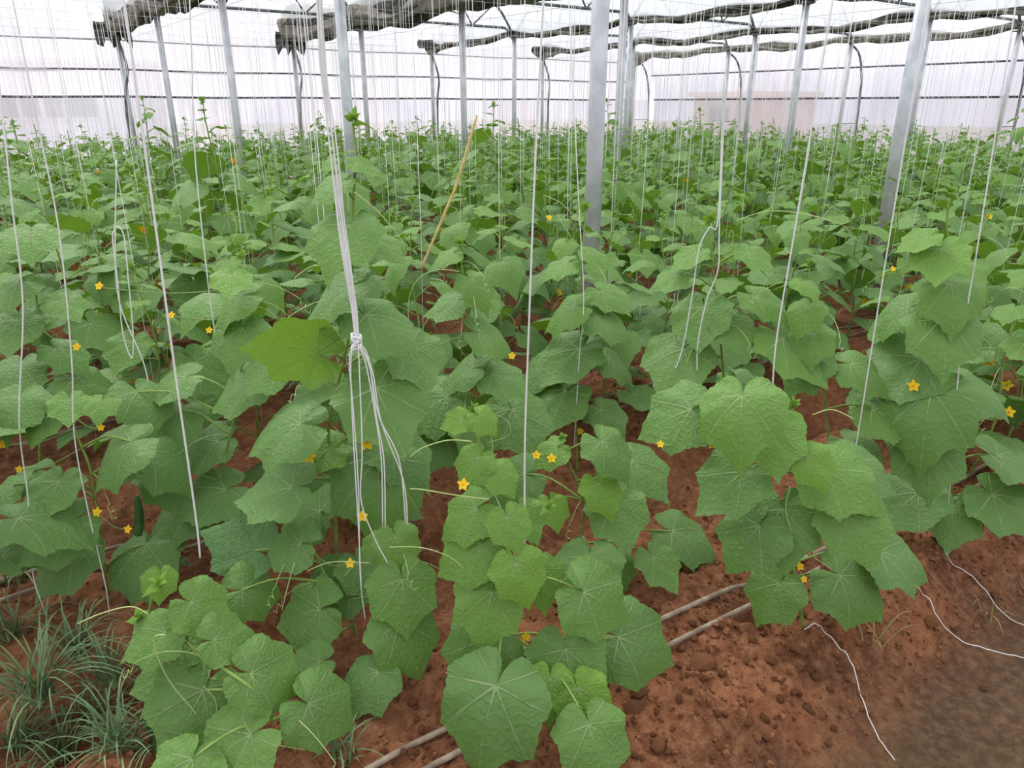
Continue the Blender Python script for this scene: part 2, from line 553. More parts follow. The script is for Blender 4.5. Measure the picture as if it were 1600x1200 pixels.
# steel trusses across the bays
TIE = 3.06
for pi, v in enumerate(POSTV[:4]):
    for gi in range(1, 5):
        a, b = GUT[gi], GUT[gi + 1]
        org = W((a + b) / 2, v, TIE)
        t = empty('roof_truss', org)
        Q = lambda u, z: W(u, v, z) - org
        MB().tube([Q(a, ZG + .03), Q(a + .25, TIE), Q(b - .25, TIE), Q(b, ZG + .03)], .026, 8).build('tie_beam', M['darksteel'], t)
        MB().tube([Q(a + (b - a) * k / 12, arch(k / 12)) for k in range(13)], .026, 8).build('arched_rib', M['darksteel'], t)
        for f0, f1 in ((.3, .5), (.7, .5), (.3, .14), (.7, .86)):
            MB().tube([Q(a + (b - a) * f0, TIE), Q(a + (b - a) * f1, arch(f1))], .015, 6).build('strut', M['darksteel'], t)
        tag(t, 'arched steel roof truss, %s from the front, right of %s' % (ordinal(pi), LINE[gi]), 'truss', 'roof trusses')
# bent braces of the side wall and of the end wall
for pi, v in enumerate(POSTV):
    pts = [W(GUT[5], v, ZG - .05), W(GUT[5] + .35, v, ZG - .22), W(GUT[5] + .58, v, 2.3), W(GUT[5] + .70, v, 1.6), W(GUT[5] + .74, v, -.1)]
    t = empty('bent_brace', pts[-1])
    pts = smooth_path([p - pts[-1] for p in pts], 6)
    MB().tube(pts, .026, 8).build('bent_tube', M['darksteel'], t)
    MB().tube([(0, 0, 1.25), tuple(W(-.62, 0, 1.25))], .009, 6).build('tie_rod', M['darksteel'], t)
    tag(t, 'bent steel brace of the right side wall, %s from the front' % ordinal(pi), 'brace', 'bent braces along the side wall')
for gi in (1, 2, 3, 4):
    u = GUT[gi]
    pts = [W(u, WALL_V - .15, ZG - .05), W(u + .04, WALL_V - .45, ZG - .7), W(u - .12, WALL_V - .62, 1.6), W(u - .25, WALL_V - .75, -.1)]
    org = pts[-1]
    o = MB().tube(smooth_path([p - org for p in pts], 5), .026, 8).build('bent_brace', M['darksteel'])
    o.location = org
    tag(o, 'slanting steel brace before the end wall, below %s' % LINE[gi], 'brace', 'braces of the end wall')

# rolled-up shade nets under the gutters
def shade_net(u, v0, v1, hh, ww, mat, label, seed, zb=ZG + .02, endflare=.3):
    rr = random.Random(seed)
    org = W(u, v1, zb)
    t = empty('rolled_shade_net', org)
    n, ns = int((v1 - v0) / .28) + 2, 18
    def sheet(off, h, w, sd, name, mt):
        m = MB()
        for i in range(n + 1):
            a = i / n
            v = v1 + (v0 - v1) * a
            sag = -.09 * abs(math.sin(math.pi * (v - POSTV[0]) / 3.45)) + .05 * math.sin(i * .9 + sd) * (.4 + .6 * rr.random())
            hs = h * (1 + .25 * math.sin(i * .55 + sd) + .12 * (rr.random() - .5))
            ws = w * (1 + .2 * math.cos(i * .7 + sd))
            if i < 3:
                hs *= 1 + endflare * (3 - i); sag -= endflare * .12 * (3 - i)
            for j in range(ns):
                q = 2 * math.pi * j / ns
                fold = 1 + .22 * math.sin(5 * q + i * .25 + sd) + .10 * math.sin(9 * q - i * .4)
                m.v.append(W(u + off + math.cos(q) * ws * fold, v, zb + sag + hs * .5 + math.sin(q) * hs * .5 * fold) - org)
        for i in range(n):
            for j in range(ns):
                a_, b_ = i * ns + j, i * ns + (j + 1) % ns
                m.f.append((a_, b_, b_ + ns, a_ + ns))
        m.f.append(tuple(range(ns))[::-1]); m.f.append(tuple(n * ns + j for j in range(ns)))
        m.build(name, mt, t)
    sheet(0, hh, ww, seed, 'net_roll', M[mat])
    sheet(-ww * .8, hh * .55, ww * .55, seed + 2, 'net_fold', M['netpale'])
    # tattered end that hangs at the wall
    m = MB()
    for j in range(9):
        a = j / 8
        for k in range(6):
            b = k / 5
            m.v.append(W(u - .38 + .6 * a, v1 - .15 + .12 * math.sin(a * 9 + b * 3), zb + .12 - b * (.25 + hh * .5) * (.55 + .45 * math.sin(a * 7 + seed) ** 2)) - org)
    for j in range(8):
        for k in range(5):
            w_ = j * 6 + k
            m.f.append((w_, w_ + 1, w_ + 7, w_ + 6))
    o = m.build('hanging_end', M['netpale' if mat == 'netpale' else 'net'], t)
    md = o.modifiers.new('thick', 'SOLIDIFY'); md.thickness = .012
    for v in POSTV:
        if v0 < v < v1:
            MB().tube([W(u - ww * 1.3, v, zb - .06) - org, W(u, v, zb - .10) - org, W(u + ww * 1.3, v, zb + hh * .6) - org], .012, 5).build('tie_cord', M['netpale'], t)
    tag(t, label, 'shade net', 'rolled shade nets under the roof')
shade_net(3.1, 6.0, WALL_V - .15, .42, .15, 'net', 'dark rolled shade net at the upper left corner', 1)
shade_net(6.6, 5.0, WALL_V - .15, .46, .20, 'net', 'thick dark draped shade net beside the white twine bundle', 5, endflare=.35)
shade_net(10.1, 4.0, WALL_V - .15, .10, .06, 'net', 'thin dark shade net over the middle of the field', 9, endflare=.5)
shade_net(13.6, 3.0, WALL_V - .15, .11, .065, 'net', 'grey rolled shade net crossing behind the tall central post', 13, endflare=.6)
shade_net(17.1, 2.0, WALL_V - .15, .14, .08, 'netpale', 'pale brown shade net rolled up along the side wall', 17, endflare=.7)

# overhead wires that carry the twine
ZW = 2.72
ROWS = [(k, BED0 + PITCHV * k) for k in range(0, 12)]
for k, vc in ROWS:
    for s in (0,):
        if vc + s > WALL_V - .3:
            continue
        o = MB().tube([W(-7, vc + s, ZW), W(5, vc + s, ZW - .02), W(17, vc + s, ZW)], .002, 5)
        o = o.build('overhead_wire', M['wire'], origin=W(5, vc + s, ZW))
        tag(o, 'thin overhead wire running above the %s bed' % ('front', 'second', 'third', 'fourth', 'fifth', 'sixth', 'seventh', 'eighth', 'ninth', 'tenth', 'eleventh', 'twelfth')[k], 'wire', 'overhead support wires')
for u in (3.1, 6.6, 10.1, 13.6):
    o = MB().tube([W(u + .1, -3, ZW + .01), W(u + .1, 8, ZW + .0), W(u + .1, WALL_V - .25, ZW + .01)], .0025, 5).build('cross_wire', M['wire'], origin=W(u + .1, 8, ZW))
    tag(o, 'cross wire running below %s' % LINE[GUT.index(u)], 'wire', 'cross wires')

# buildings and bushes seen dimly through the film
def building(name, label, org, rz, size, wins, mat):
    t = empty(name, org, rz)
    w, d, h = size
    MB().box((0, d / 2, h / 2), (w / 2, d / 2, h / 2)).build('wall', M[mat], t, smooth=False)
    MB().box((0, d / 2, h + .1), (w / 2 + .2, d / 2 + .2, .1)).build('roof_slab', M[mat], t, smooth=False)
    for x0, x1, z0, z1 in wins:
        f = MB().box(((x0 + x1) / 2, -.02, (z0 + z1) / 2), ((x1 - x0) / 2, .03, (z1 - z0) / 2)).build('window', M['pane'], t, smooth=False)
        MB().box(((x0 + x1) / 2, -.05, z0 - .05), ((x1 - x0) / 2 + .08, .07, .04)).build('sill', M[mat], f, smooth=False)
    return tag(t, label, 'building')
def at_v(x, v):
    r = ray(x, 165); return (r.x * U2.x + r.y * U2.y) * v / (r.x * V2.x + r.y * V2.y)
bu = at_v(90, 40)
building('white_house', 'white building with a row of windows behind the left film wall', W(bu, 40, -.3), AU, (9, 5, 3.6),
         [(at_v(a, 40) - bu, at_v(b, 40) - bu, 1.35, 2.15) for a, b in ((-40, -8), (0, 26), (33, 61), (69, 97), (105, 150))], 'plaster')
bo2 = W(27, 21.6, -.3)
building('pink_house', 'pinkish building with one window behind the side wall corner', bo2, AU - math.pi / 2, (3.4, 4, 2.2),
         [(-.75, .25, 1.2, 1.8)], 'beige')

# ------------------------------------------------------------------ leaves
def outline(rs, n):
    """radius of a cucumber leaf in direction theta (0 = tip) on n steps, five shallow pointed lobes"""
    keys = [(0, .90), (7, .79), (24, .64), (38, .665), (46, .69), (54, .62), (70, .53), (84, .55), (93, .565), (104, .49), (122, .415), (142, .385), (158, .35), (170, .24), (180, .05)]
    ks = np.array([k[0] for k in keys], float)
    th = np.linspace(-180, 180, n, endpoint=False)
    out = []
    for s in (-1, 1):
        out.append(np.array([k[1] * (1 + .07 * (rs.random() - .5)) for k in keys]))
    r = np.where(th < 0, np.interp(np.abs(th), ks, out[0]), np.interp(np.abs(th), ks, out[1]))
    if n >= 48:
        r = r * (1 + .016 * np.where(np.arange(n) % 2 == 0, 1, -1) * (np.abs(th) < 165))
    return np.radians(th), r
def leaf_arrays(seed, n, rings, droop, fold, wav):
    rs = random.Random(seed)
    th, r = outline(rs, n)
    a, b = rs.random() * 6, rs.random() * 6
    side = (rs.random() - .5) * .25
    vs_, fs = [(0, 0, 0)], []
    for t in rings:
        x, y = np.sin(th) * r * t, np.cos(th) * r * t
        rr = np.hypot(x, y)
        z = -droop * np.clip(y, -.2, None) ** 2 * .9 - droop * .55 * x * x * (1 + .5 * np.sign(x) * side * 4) \
            + fold * np.abs(x) * (1 - rr) + wav * t ** 3 * (np.sin(th * 5 + a) * .6 + np.sin(th * 9 + b) * .4)
        z -= droop * .5 * np.clip(-y, 0, None) ** 2
        z += .004 * np.cos(th * 7) * t * (1 - t) * 4
        hx, hy = x * 3.2 + seed * 3.7, y * 3.2 + seed * 1.9
        z += (.075 * vnoise(hx, hy) + .03 * vnoise(hx * 2.3, hy * 2.3)) * min(1, t * 1.6)
        x = x + side * y * .3
        vs_ += list(zip(x, y, z))
    for j in range(n):
        fs.append((0, 1 + (j + 1) % n, 1 + j))
    for k in range(len(rings) - 1):
        for j in range(n):
            p, q = 1 + k * n + j, 1 + k * n + (j + 1) % n
            fs.append((p, q, q + n, p + n))
    return np.array(vs_, float), fs
def leaf_mesh(name, va, fs, flat):
    me = bpy.data.meshes.new(name)
    me.from_pydata([tuple(p) for p in va], [], fs)
    at = me.attributes.new('leaf_co', 'FLOAT_VECTOR', 'POINT')
    at.data.foreach_set('vector', np.stack([va[:, 0], va[:, 1], np.zeros(len(va))], 1).astype(np.float32).ravel())
    me.polygons.foreach_set('use_smooth', [True] * len(me.polygons))
    me.materials.append(M['leaf'])
    me.update()
    return me
# the faces above wind so that the upper side looks along +z
SHAPES = [(.32, .06, .028), (.55, .12, .036), (.80, .05, .040), (.45, -.06, .045), (.22, .10, .032), (1.0, .10, .03)]
def flip(fs): return [f[::-1] for f in fs]
HI, MID = [], []
for i, (dr, fo, wa) in enumerate(SHAPES):
    va, fs = leaf_arrays(100 + i, 64, (.18, .4, .62, .82, 1.0), dr, fo, wa)
    HI.append(leaf_mesh('leaf_blade', va, flip(fs), 0))
    va, fs = leaf_arrays(100 + i, 26, (.5, 1.0), dr, fo, wa)
    MID.append(leaf_mesh('leaf_blade', va, flip(fs), 0))
LOW = [leaf_arrays(100 + i, 12, (.55, 1.0) if i < 2 else (.6, 1.0), dr, fo, wa) for i, (dr, fo, wa) in enumerate(SHAPES)]

def add_leaf(parent, mat, mesh, youth, dust=0.0, loc=None):
    o = bpy.data.objects.new('leaf', mesh)
    COL.objects.link(o)
    o.parent = parent
    o.matrix_local = mat
    o.color = (youth, dust, 0, 1)
    return o

# ------------------------------------------------------------------ flowers, fruit, tendrils
def petal_mesh():
    va = [(0, 0, 0), (-.35, .35, .05), (0, .40, .0), (.35, .35, .05), (-.30, .70, .06), (0, .78, .02), (.30, .70, .06), (0, 1.08, -.06)]
    m = MB(); m.add(va, [(0, 2, 1), (0, 3, 2), (1, 2, 5, 4), (2, 3, 6, 5), (4, 5, 7), (5, 6, 7)])
    return m.mesh('petal', M['petal'])
PETAL = petal_mesh()
_h = MB(); _h.tube([(0, 0, -.5), (0, 0, -.1), (0, 0, .12), (0, 0, .2)], [.08, .16, .16, .06], 8)
HEART = _h.mesh('flower', M['heart'])
def flower(parent, loc, nrm, r):
    o = link('flower', HEART, parent)
    q = Vector(nrm).to_track_quat('Z', 'Y')
    o.matrix_local = Matrix.LocRotScale(Vector(loc), q, Vector((r, r, r)))
    for k in range(5):
        p = link('petal', PETAL, o)
        p.rotation_euler = (math.radians(12 if k % 2 else 2), 0, 2 * math.pi * k / 5)
    return o
_f = MB()
_f.tube(smooth_path([(0, 0, 0), (.004, 0, -.02), (.008, 0, -.06), (.006, 0, -.10), (0, 0, -.13), (-.004, 0, -.145)], 3),
        [.004] + [.006 + .009 * math.sin(math.pi * (i + 1) / 17) for i in range(14)] + [.004], 8)
FRUIT = _f.mesh('fruit', M['fruit'])
def bud_mesh():
    rs = random.Random(3)
    V, Fc, C, off = [], [], [], 0
    for k in range(6):
        a = k * 2.4
        e = math.radians(80 - 11 * k)
        out = Vector((math.cos(a), math.sin(a), 0))
        yd = out * math.cos(e) + Vector((0, 0, math.sin(e)))
        n = -out * math.sin(e) + Vector((0, 0, math.cos(e)))
        n = (n + Vector((-out.y, out.x, 0)) * rs.uniform(-.4, .4)).normalized()
        xd = yd.cross(n).normalized(); yd = n.cross(xd)
        S = (.55 + .10 * k) * rs.uniform(.85, 1.1)
        A = np.array((Matrix.Translation(out * .08 + Vector((0, 0, .45 - .10 * k))) @ Matrix((xd * .8, yd, n)).transposed().to_4x4() @ Matrix.Diagonal((S, S, S * 1.6, 1))))
        va, fs = LOW[k % 6]
        V.append(va @ A[:3, :3].T + A[:3, 3]); C.append(np.stack([va[:, 0], va[:, 1], np.full(len(va), 1.0 - .04 * k)], 1))
        Fc += [tuple(off + q for q in f[::-1]) for f in fs]; off += len(va)
    me = bpy.data.meshes.new('shoot_tip')
    me.from_pydata(np.concatenate(V).tolist(), [], Fc)
    at = me.attributes.new('leaf_co', 'FLOAT_VECTOR', 'POINT')
    at.data.foreach_set('vector', np.concatenate(C).astype(np.float32).ravel())
    me.polygons.foreach_set('use_smooth', [True] * len(me.polygons))
    me.materials.append(M['leaf'])
    return me
BUD = bud_mesh()
def bud(parent, loc, r, rz=0.0):
    o = link('shoot_tip', BUD, parent)
    o.location = loc; o.scale = (r, r, r); o.rotation_euler = (0, 0, rz)
    o.color = (0, 0, 0, 1)
    return o
def curl(p, direction, length, rs, coil=True):
    """a tendril: long shallow arc that ends in a small coil"""
    p, d = Vector(p), Vector(direction).normalized()
    side = d.cross(Vector((0, 0, 1)))
    side = side.normalized() if side.length > .1 else Vector((1, 0, 0))
    pts = []
    bend = (rs.random() - .5) * 1.2
    for i in range(9):
        t = i / 8
        pts.append(p + d * length * t + Vector((0, 0, length * (.35 * t - .75 * t * t))) + side * bend * length * t * t * .5)
    if coil:
        e = pts[-1]; r = .006 + .004 * rs.random()
        for i in range(1, 15):
            w = i * .9
            pts.append(e + d * (i * .0022) + side * math.sin(w) * r + Vector((0, 0, -i * .003 + r * (math.cos(w) - 1))))
    return pts

# ------------------------------------------------------------------ plants drawn one by one (the front)
def leaf_matrix(x, y, d, wpx, ang, elev, roll=0.0, under=False):
    """blade whose stalk end is seen at (x, y), wpx across, tip pointing at ang (0 right, 90 down)"""
    p = P(x, y, d)
    dep = project(p)[2]
    size = wpx * dep / F * .96
    view = (p - Vector((0, 0, EYE))).normalized()
    right = Vector((1, 0, 0)); imup = Vector((0, SP, CP))
    D = right * math.cos(math.radians(ang)) - imup * math.sin(math.radians(ang))
    tocam = Vector((-view.x, -view.y, 0)).normalized()
    e = math.radians(elev)
    n = tocam * math.cos(e) + Vector((0, 0, 1)) * math.sin(e) + right * (.35 * math.cos(math.radians(ang)) + roll)
    n.normalize()
    m = view.cross(D)
    t = m.cross(n).normalized()
    if t.dot(D) < 0:
        t = -t
    if under:
        n = -n
    xax = t.cross(n).normalized()
    R = Matrix((xax, t, n)).transposed().to_4x4()
    return Matrix.Translation(p) @ R @ Matrix.Diagonal((size, size, size, 1)), p
HAND = []          # bases of these plants, kept free by the rows below
def hand_plant(label, d, stem, leaves, base=None, flowers=(), buds=(), tendrils=(), fruits=(), seed=1, srad=.0055):
    """stem: pixels from the ground up (x, y[, extra depth]); leaves: x, y, width, tip angle, elevation, youth[, extra depth, under]"""
    rs = random.Random(seed)
    pts = [P(s[0], s[1], d + (s[2] if len(s) > 2 else 0)) for s in stem]
    b = pts[0].copy()
    b.z = gz(b) - .01
    if pts[0].z > b.z + .03:
        pts = [b] + pts
    else:
        pts[0] = b
    root = empty('cucumber_plant', b)
    HAND.append(b)
    tag(root, label, 'cucumber plant', 'cucumber plants of the front beds')
    path = smooth_path(pts, 5)
    m = MB()
    nn = len(path)
    m.tube([p - b for p in path], [srad * (1 - .5 * i / nn) for i in range(nn)], 7)
    for q in leaves:
        x, y, w, ang, el, yo = q[:6]
        dd = q[6] if len(q) > 6 else -.06
        under = len(q) > 7 and q[7]
        rl = (rs.random() - .5) * .3
        if d > 2 and not under and el < 66:
            el += 9
        for _ in range(16):                      # keep the whole blade above the soil
            mat, p = leaf_matrix(x, y, d + dd, w, ang, el, rl, under)
            ends = [mat @ Vector(q_) for q_ in ((0, .86, -.2), (.45, .3, -.05), (-.45, .3, -.05), (0, .4, -.05))]
            if min(e_.z - gz(e_) for e_ in ends) > .012:
                break
            dd -= .025; el = min(el + 1.5, 68)
        mat = Matrix.Translation(-b) @ mat
        shape = rs.choice((0, 1, 1, 3, 4, 2)) if w > 60 else rs.choice((0, 3, 4))
        lf = add_leaf(root, mat, HI[shape], yo, rs.choice((0, .3, .7, 1)) if el < 62 else .2)
        if under and yo < .5:
            lf.color = (.2, 0, 1, 1); lf['label'] = 'leaf showing its pale underside'
        # stalk from the stem to the blade
        best = min(path, key=lambda s: (s - p).length + (1.2 * max(0, s.z - p.z + .05)))
        mid = best.lerp(p, .55) + Vector((0, 0, .12 * (best - p).length))
        m.tube(smooth_path([best - b, mid - b, p - b], 4), [.0042] * 4 + [.0032] * 4 + [.0028], 6)
        if w > 45 and rs.random() < .35:
            best_d = Vector((rs.random() - .5, -rs.random() * .6, .1))
            MB().tube(curl(best - b, best_d, .10 + .12 * rs.random(), rs), .0011, 4).build('tendril', M['tendril'], root)
    m.build('stem', M['stem'], root)
    for x, y, r in flowers:
        p = P(x, y, d - .10)
        best = min(path, key=lambda s: (s - p).length)
        f = flower(root, p - b, (rs.random() * .4 - .2, -.8, .5), r * project(p)[2] / F)
        MB().tube(smooth_path([best - b, (best + p) / 2 - b - Vector((0, 0, .02)), p - b + Vector((0, .01, -.008))], 3), .0018, 5).build('flower_stalk', M['stem'], root)
    for x, y, r in buds:
        bud(root, P(x, y, d - .02) - b, r * project(P(x, y, d))[2] / F, rs.random() * 6)
    for t in tendrils:
        pp = smooth_path([P(x, y, d - .12) - b for x, y in t], 6)
        MB().tube(pp, [.0016] * (len(pp) - 1) + [.0008], 5).build('tendril', M['tendril'], root)
    for x, y in fruits:
        f = link('fruit', FRUIT, root); f.location = P(x, y, d - .03) - b; f.rotation_euler = (.1, .05, rs.random() * 6)
    return root

hand_plant('low sprawling cucumber vine at the bottom left, leaning into the grass', 1.56,
    [(505, 1160), (455, 1118, -.1), (400, 1080, -.14), (350, 1045, -.13), (300, 1010, -.06), (262, 985, .02), (232, 968, .02)],
    [(298, 942, 92, 25, 50, .25, -.02), (258, 988, 88, 155, 55, .2), (334, 1000, 84, -8, 52, .15, -.1), (290, 1046, 108, 160, 45, .1, -.05),
     (318, 1078, 140, 118, 42, .1, -.08), (392, 1052, 118, 12, 45, .12, -.12), (482, 1100, 118, 25, 42, .1, -.1),
     (392, 1148, 130, 150, 45, .2, -.02), (300, 1185, 110, 120, 45, .2, -.04), (250, 900, 52, 90, 35, .55, .02)],
    buds=[(218, 966, 20), (250, 912, 20)], tendrils=[[(232, 960), (205, 948), (160, 958), (120, 975)], [(318, 1072), (338, 1100), (330, 1145), (290, 1190)],
    [(258, 992), (240, 1000), (262, 1060), (310, 1120), (336, 1166)], [(392, 1130), (420, 1160), (480, 1172)]], seed=11)
hand_plant('cucumber plant with a pale upturned leaf, behind the low vine at the left', 1.88,
    [(560, 1020), (545, 960), (520, 930), (500, 880), (480, 840)],
    [(378, 922, 92, 0, 48, .12, -.12), (400, 860, 105, 200, 40, .35, -.02, True), (500, 952, 112, 165, 48, .12, -.1), (470, 850, 90, 180, 55, .0),
     (545, 900, 100, 130, 50, .0, .05), (500, 1035, 80, 160, 50, .1, .02), (560, 880, 80, 60, 60, .1, .08)],
    flowers=[(577, 1040, 13), (547, 880, 8)], tendrils=[[(480, 892), (520, 878), (580, 880)], [(460, 880), (450, 915), (440, 955)]], seed=12)
hand_plant('tall cucumber plant beside the knotted twine bundle, yellow flower half way up', 2.02,
    [(530, 960), (525, 880), (524, 800), (516, 720), (514, 660), (530, 590), (546, 520), (550, 440), (551, 360), (553, 300), (556, 245), (552, 195)],
    [(556, 256, 56, 15, 72, .35, -.05), (531, 284, 72, 160, 58, .25), (545, 352, 118, 125, 55, .18, -.12), (572, 370, 90, 25, 62, .2, -.02),
     (546, 448, 118, 160, 58, .08), (572, 492, 120, 28, 58, .05), (497, 552, 126, 195, -12, .62, -.12, True), (588, 606, 142, 65, 42, .05, -.03),
     (470, 662, 128, 172, 52, .02, -.14), (456, 762, 132, 172, 58, .0, -.14), (590, 715, 150, 85, 40, .0, .02), (440, 560, 100, 150, 60, .1, .06),
     (640, 540, 100, 60, 50, .05, .08), (520, 700, 80, 160, 50, .5, -.02), (610, 690, 110, 40, 55, .0, .08), (500, 800, 120, 200, 60, .0, .03)],
    flowers=[(572, 692, 13), (484, 714, 10), (566, 807, 9), (604, 536, 7), (476, 717, 6)], buds=[(552, 188, 24)],
    tendrils=[[(553, 300), (590, 330), (625, 372), (632, 392)], [(550, 440), (500, 415), (465, 430), (455, 450)]], seed=13, srad=.0065)
hand_plant('bushy cucumber plant front and centre with the largest leaf over the bare soil', 1.74,
    [(835, 1045), (812, 1005), (790, 970), (775, 920), (770, 850), (764, 790), (758, 730), (748, 690), (738, 655)],
    [(775, 1072, 172, 108, 36, .0, -.14), (884, 1014, 122, 82, 35, .08, -.16), (902, 1075, 92, 70, 35, .75, -.06), (912, 925, 124, 28, 42, .12, -.12),
     (966, 996, 132, 22, 42, .0, -.08), (920, 1132, 116, 75, 35, .15, -.08), (768, 925, 112, 100, 38, .32, -.15), (762, 998, 118, 118, 38, .15, -.12),
     (806, 880, 90, 68, 36, .55, -.17), (752, 850, 112, 150, 44, .35, -.1), (745, 795, 95, 150, 55, .4, -.05), (792, 808, 70, 70, 40, .45, -.12),
     (748, 715, 66, 130, 48, .5, -.03), (775, 735, 60, 50, 48, .5, -.05), (840, 890, 80, 80, 40, .45, -.03), (860, 1060, 80, 90, 38, .7, -.02), (815, 800, 66, 60, 45, .35, .0),
     (722, 655, 46, 160, 45, .6), (748, 650, 50, 40, 45, .6)],
    flowers=[(816, 1038, 11), (724, 757, 10), (822, 995, 8)], buds=[(740, 640, 16), (858, 792, 14)],
    tendrils=[[(738, 690), (700, 688), (660, 700), (640, 715)], [(764, 780), (720, 775), (660, 765), (640, 764)], [(608, 855), (660, 856), (710, 875), (748, 916)]], seed=14, srad=.0065)
hand_plant('small cucumber plant with round leaves under the dangling twine ends', 1.86,
    [(605, 1010), (608, 950), (606, 900), (606, 860), (604, 842)],
    [(628, 906, 108, 82, 36, .22, -.14), (624, 972, 116, 65, 40, .15, -.12), (618, 838, 74, 70, 40, .3, -.08), (592, 850, 50, 150, 45, .3, -.05), (590, 1050, 90, 130, 50, .0, .0)],
    buds=[(606, 838, 14)], seed=15)
hand_plant('cucumber plant on the right bed, stem rooted where twine trails to the ground', 1.92,
    [(1255, 985), (1248, 930), (1238, 880), (1244, 800), (1262, 770), (1230, 720), (1228, 670), (1238, 640)],
    [(1186, 822, 112, 130, 40, .05, -.1), (1222, 795, 116, 85, 42, .05, -.08), (1326, 800, 110, 62, 40, .18, -.14), (1218, 912, 92, 125, 42, .15, -.06),
     (1312, 900, 118, 35, 42, .05, -.08), (1375, 862, 120, 15, 60, .0, -.02), (1290, 735, 120, 30, 52, .3, -.1), (1160, 738, 116, 140, 52, .0), (1205, 668, 100, 80, 48, .35, -.1),
     (1262, 712, 70, 60, 42, .62, -.15), (1330, 725, 110, 20, 58, .05, .02), (1232, 655, 46, 60, 45, .75), (1160, 618, 132, 95, 52, .28, -.15), (1080, 640, 118, 160, 48, .05, -.05)],
    flowers=[(1250, 885, 7), (1112, 694, 8), (1256, 905, 6), (1032, 694, 6)], buds=[(1240, 632, 16)],
    tendrils=[[(1262, 690), (1220, 694), (1170, 690), (1130, 688)], [(1235, 760), (1228, 800), (1248, 850), (1300, 890)], [(1270, 648), (1300, 640), (1335, 655)]], seed=16)
hand_plant('large-leaved cucumber plant near the right edge with an orange flower', 2.5,
    [(1492, 832), (1486, 760), (1482, 700), (1478, 640), (1484, 570), (1488, 500), (1486, 440), (1482, 390), (1480, 340), (1484, 310)],
    [(1448, 690, 108, 85, 40, .05, -.12), (1455, 610, 142, 100, 42, .05, -.12), (1440, 560, 130, 160, 48, .0, -.02), (1472, 500, 112, 80, 42, .12, -.12),
     (1484, 442, 96, 70, 45, .2, -.1), (1470, 388, 84, 95, 48, .4, -.08), (1550, 772, 106, 35, 45, .05, -.1), (1560, 712, 110, 15, 58, .0), (1435, 770, 110, 140, 55, .0),
     (1500, 420, 70, 30, 50, .5, .0), (1500, 600, 100, 20, 55, .05, .03), (1420, 480, 90, 170, 60, .1, .05), (1490, 790, 90, 95, 40, .1, -.05), (1450, 370, 60, 160, 60, .45)],
    flowers=[(1427, 603, 10), (1395, 420, 5)], buds=[(1486, 300, 16)], seed=17, srad=.0065)
hand_plant('cucumber plant with speckled leaves between the right bed and the large-leaved plant', 2.55,
    [(1300, 760), (1296, 700), (1290, 640), (1284, 580), (1275, 520), (1268, 470), (1264, 420)],
    [(1330, 568, 88, 20, 55, .2, -.1), (1362, 640, 98, 20, 55, .25, -.12), (1268, 520, 70, 90, 50, .25, -.05), (1262, 478, 62, 120, 52, .3), (1270, 560, 84, 140, 55, .1), (1330, 690, 90, 40, 55, .1), (1255, 440, 50, 40, 60, .4)],
    buds=[(1266, 412, 13)], seed=18)
hand_plant('cucumber plant with yellow-green shoots right of the twine loop behind the bed', 2.62,
    [(1128, 700), (1132, 620), (1128, 560), (1122, 500), (1116, 440), (1112, 390), (1108, 360)],
    [(1222, 528, 118, 40, 50, .28, -.1), (1168, 395, 62, 30, 58, .3), (1180, 462, 78, 25, 58, .3), (1098, 480, 92, 95, 45, .1, -.03), (1068, 545, 108, 120, 48, .08), (1140, 500, 80, 60, 50, .15),
     (1088, 395, 58, 150, 58, .3), (1150, 590, 80, 40, 55, .1, .06), (1060, 430, 60, 160, 58, .2)],
    buds=[(1110, 345, 22), (1152, 312, 18)], tendrils=[[(1122, 520), (1085, 540), (1075, 575), (1110, 568)], [(1150, 345), (1200, 330), (1260, 335), (1315, 350)]], seed=19)
hand_plant('upright cucumber plant with bare stem, centre of the second bed', 2.6,
    [(742, 770), (742, 700), (742, 640), (746, 575), (732, 520), (734, 470), (724, 430), (719, 390)],
    [(738, 436, 66, 48, 48, .22, -.08), (715, 470, 76, 165, 58, .1), (748, 520, 86, 18, 55, .2, -.08), (738, 576, 90, 175, 62, .1, -.06), (768, 584, 86, 20, 58, .05), (708, 395, 50, 160, 58, .3),
     (700, 620, 110, 150, 48, .05, .05), (800, 640, 110, 60, 48, .05, .1), (690, 660, 110, 120, 48, .0, .05), (750, 455, 56, 40, 60, .2, .05), (740, 660, 80, 60, 48, .3, -.05)],
    flowers=[(800, 556, 6)], buds=[(718, 380, 15)], tendrils=[[(718, 424), (680, 422), (650, 440), (638, 475), (640, 515)], [(746, 640), (790, 655), (795, 680), (760, 692)]], seed=20)
hand_plant('slim cucumber plant before the tall grey post, bud held against the steel', 3.05,
    [(902, 740), (900, 660), (902, 600), (908, 540), (906, 480), (910, 420), (912, 370), (914, 335)],
    [(898, 478, 88, 165, 58, .25, -.1), (930, 495, 84, 20, 58, .22, -.06), (905, 545, 100, 140, 48, .1, -.05), (885, 610, 110, 150, 48, .1, -.08), (920, 395, 50, 30, 58, .35), (888, 410, 60, 160, 62, .3), (938, 640, 70, 40, 55, .1),
     (950, 560, 70, 20, 60, .1), (860, 570, 80, 160, 58, .05, .05), (940, 455, 70, 30, 58, .2, .05)],
    buds=[(914, 326, 18)], tendrils=[[(912, 355), (880, 320), (850, 305)], [(930, 400), (900, 380), (870, 335)]], flowers=[(858, 340, 5), (907, 674, 6)], seed=21)
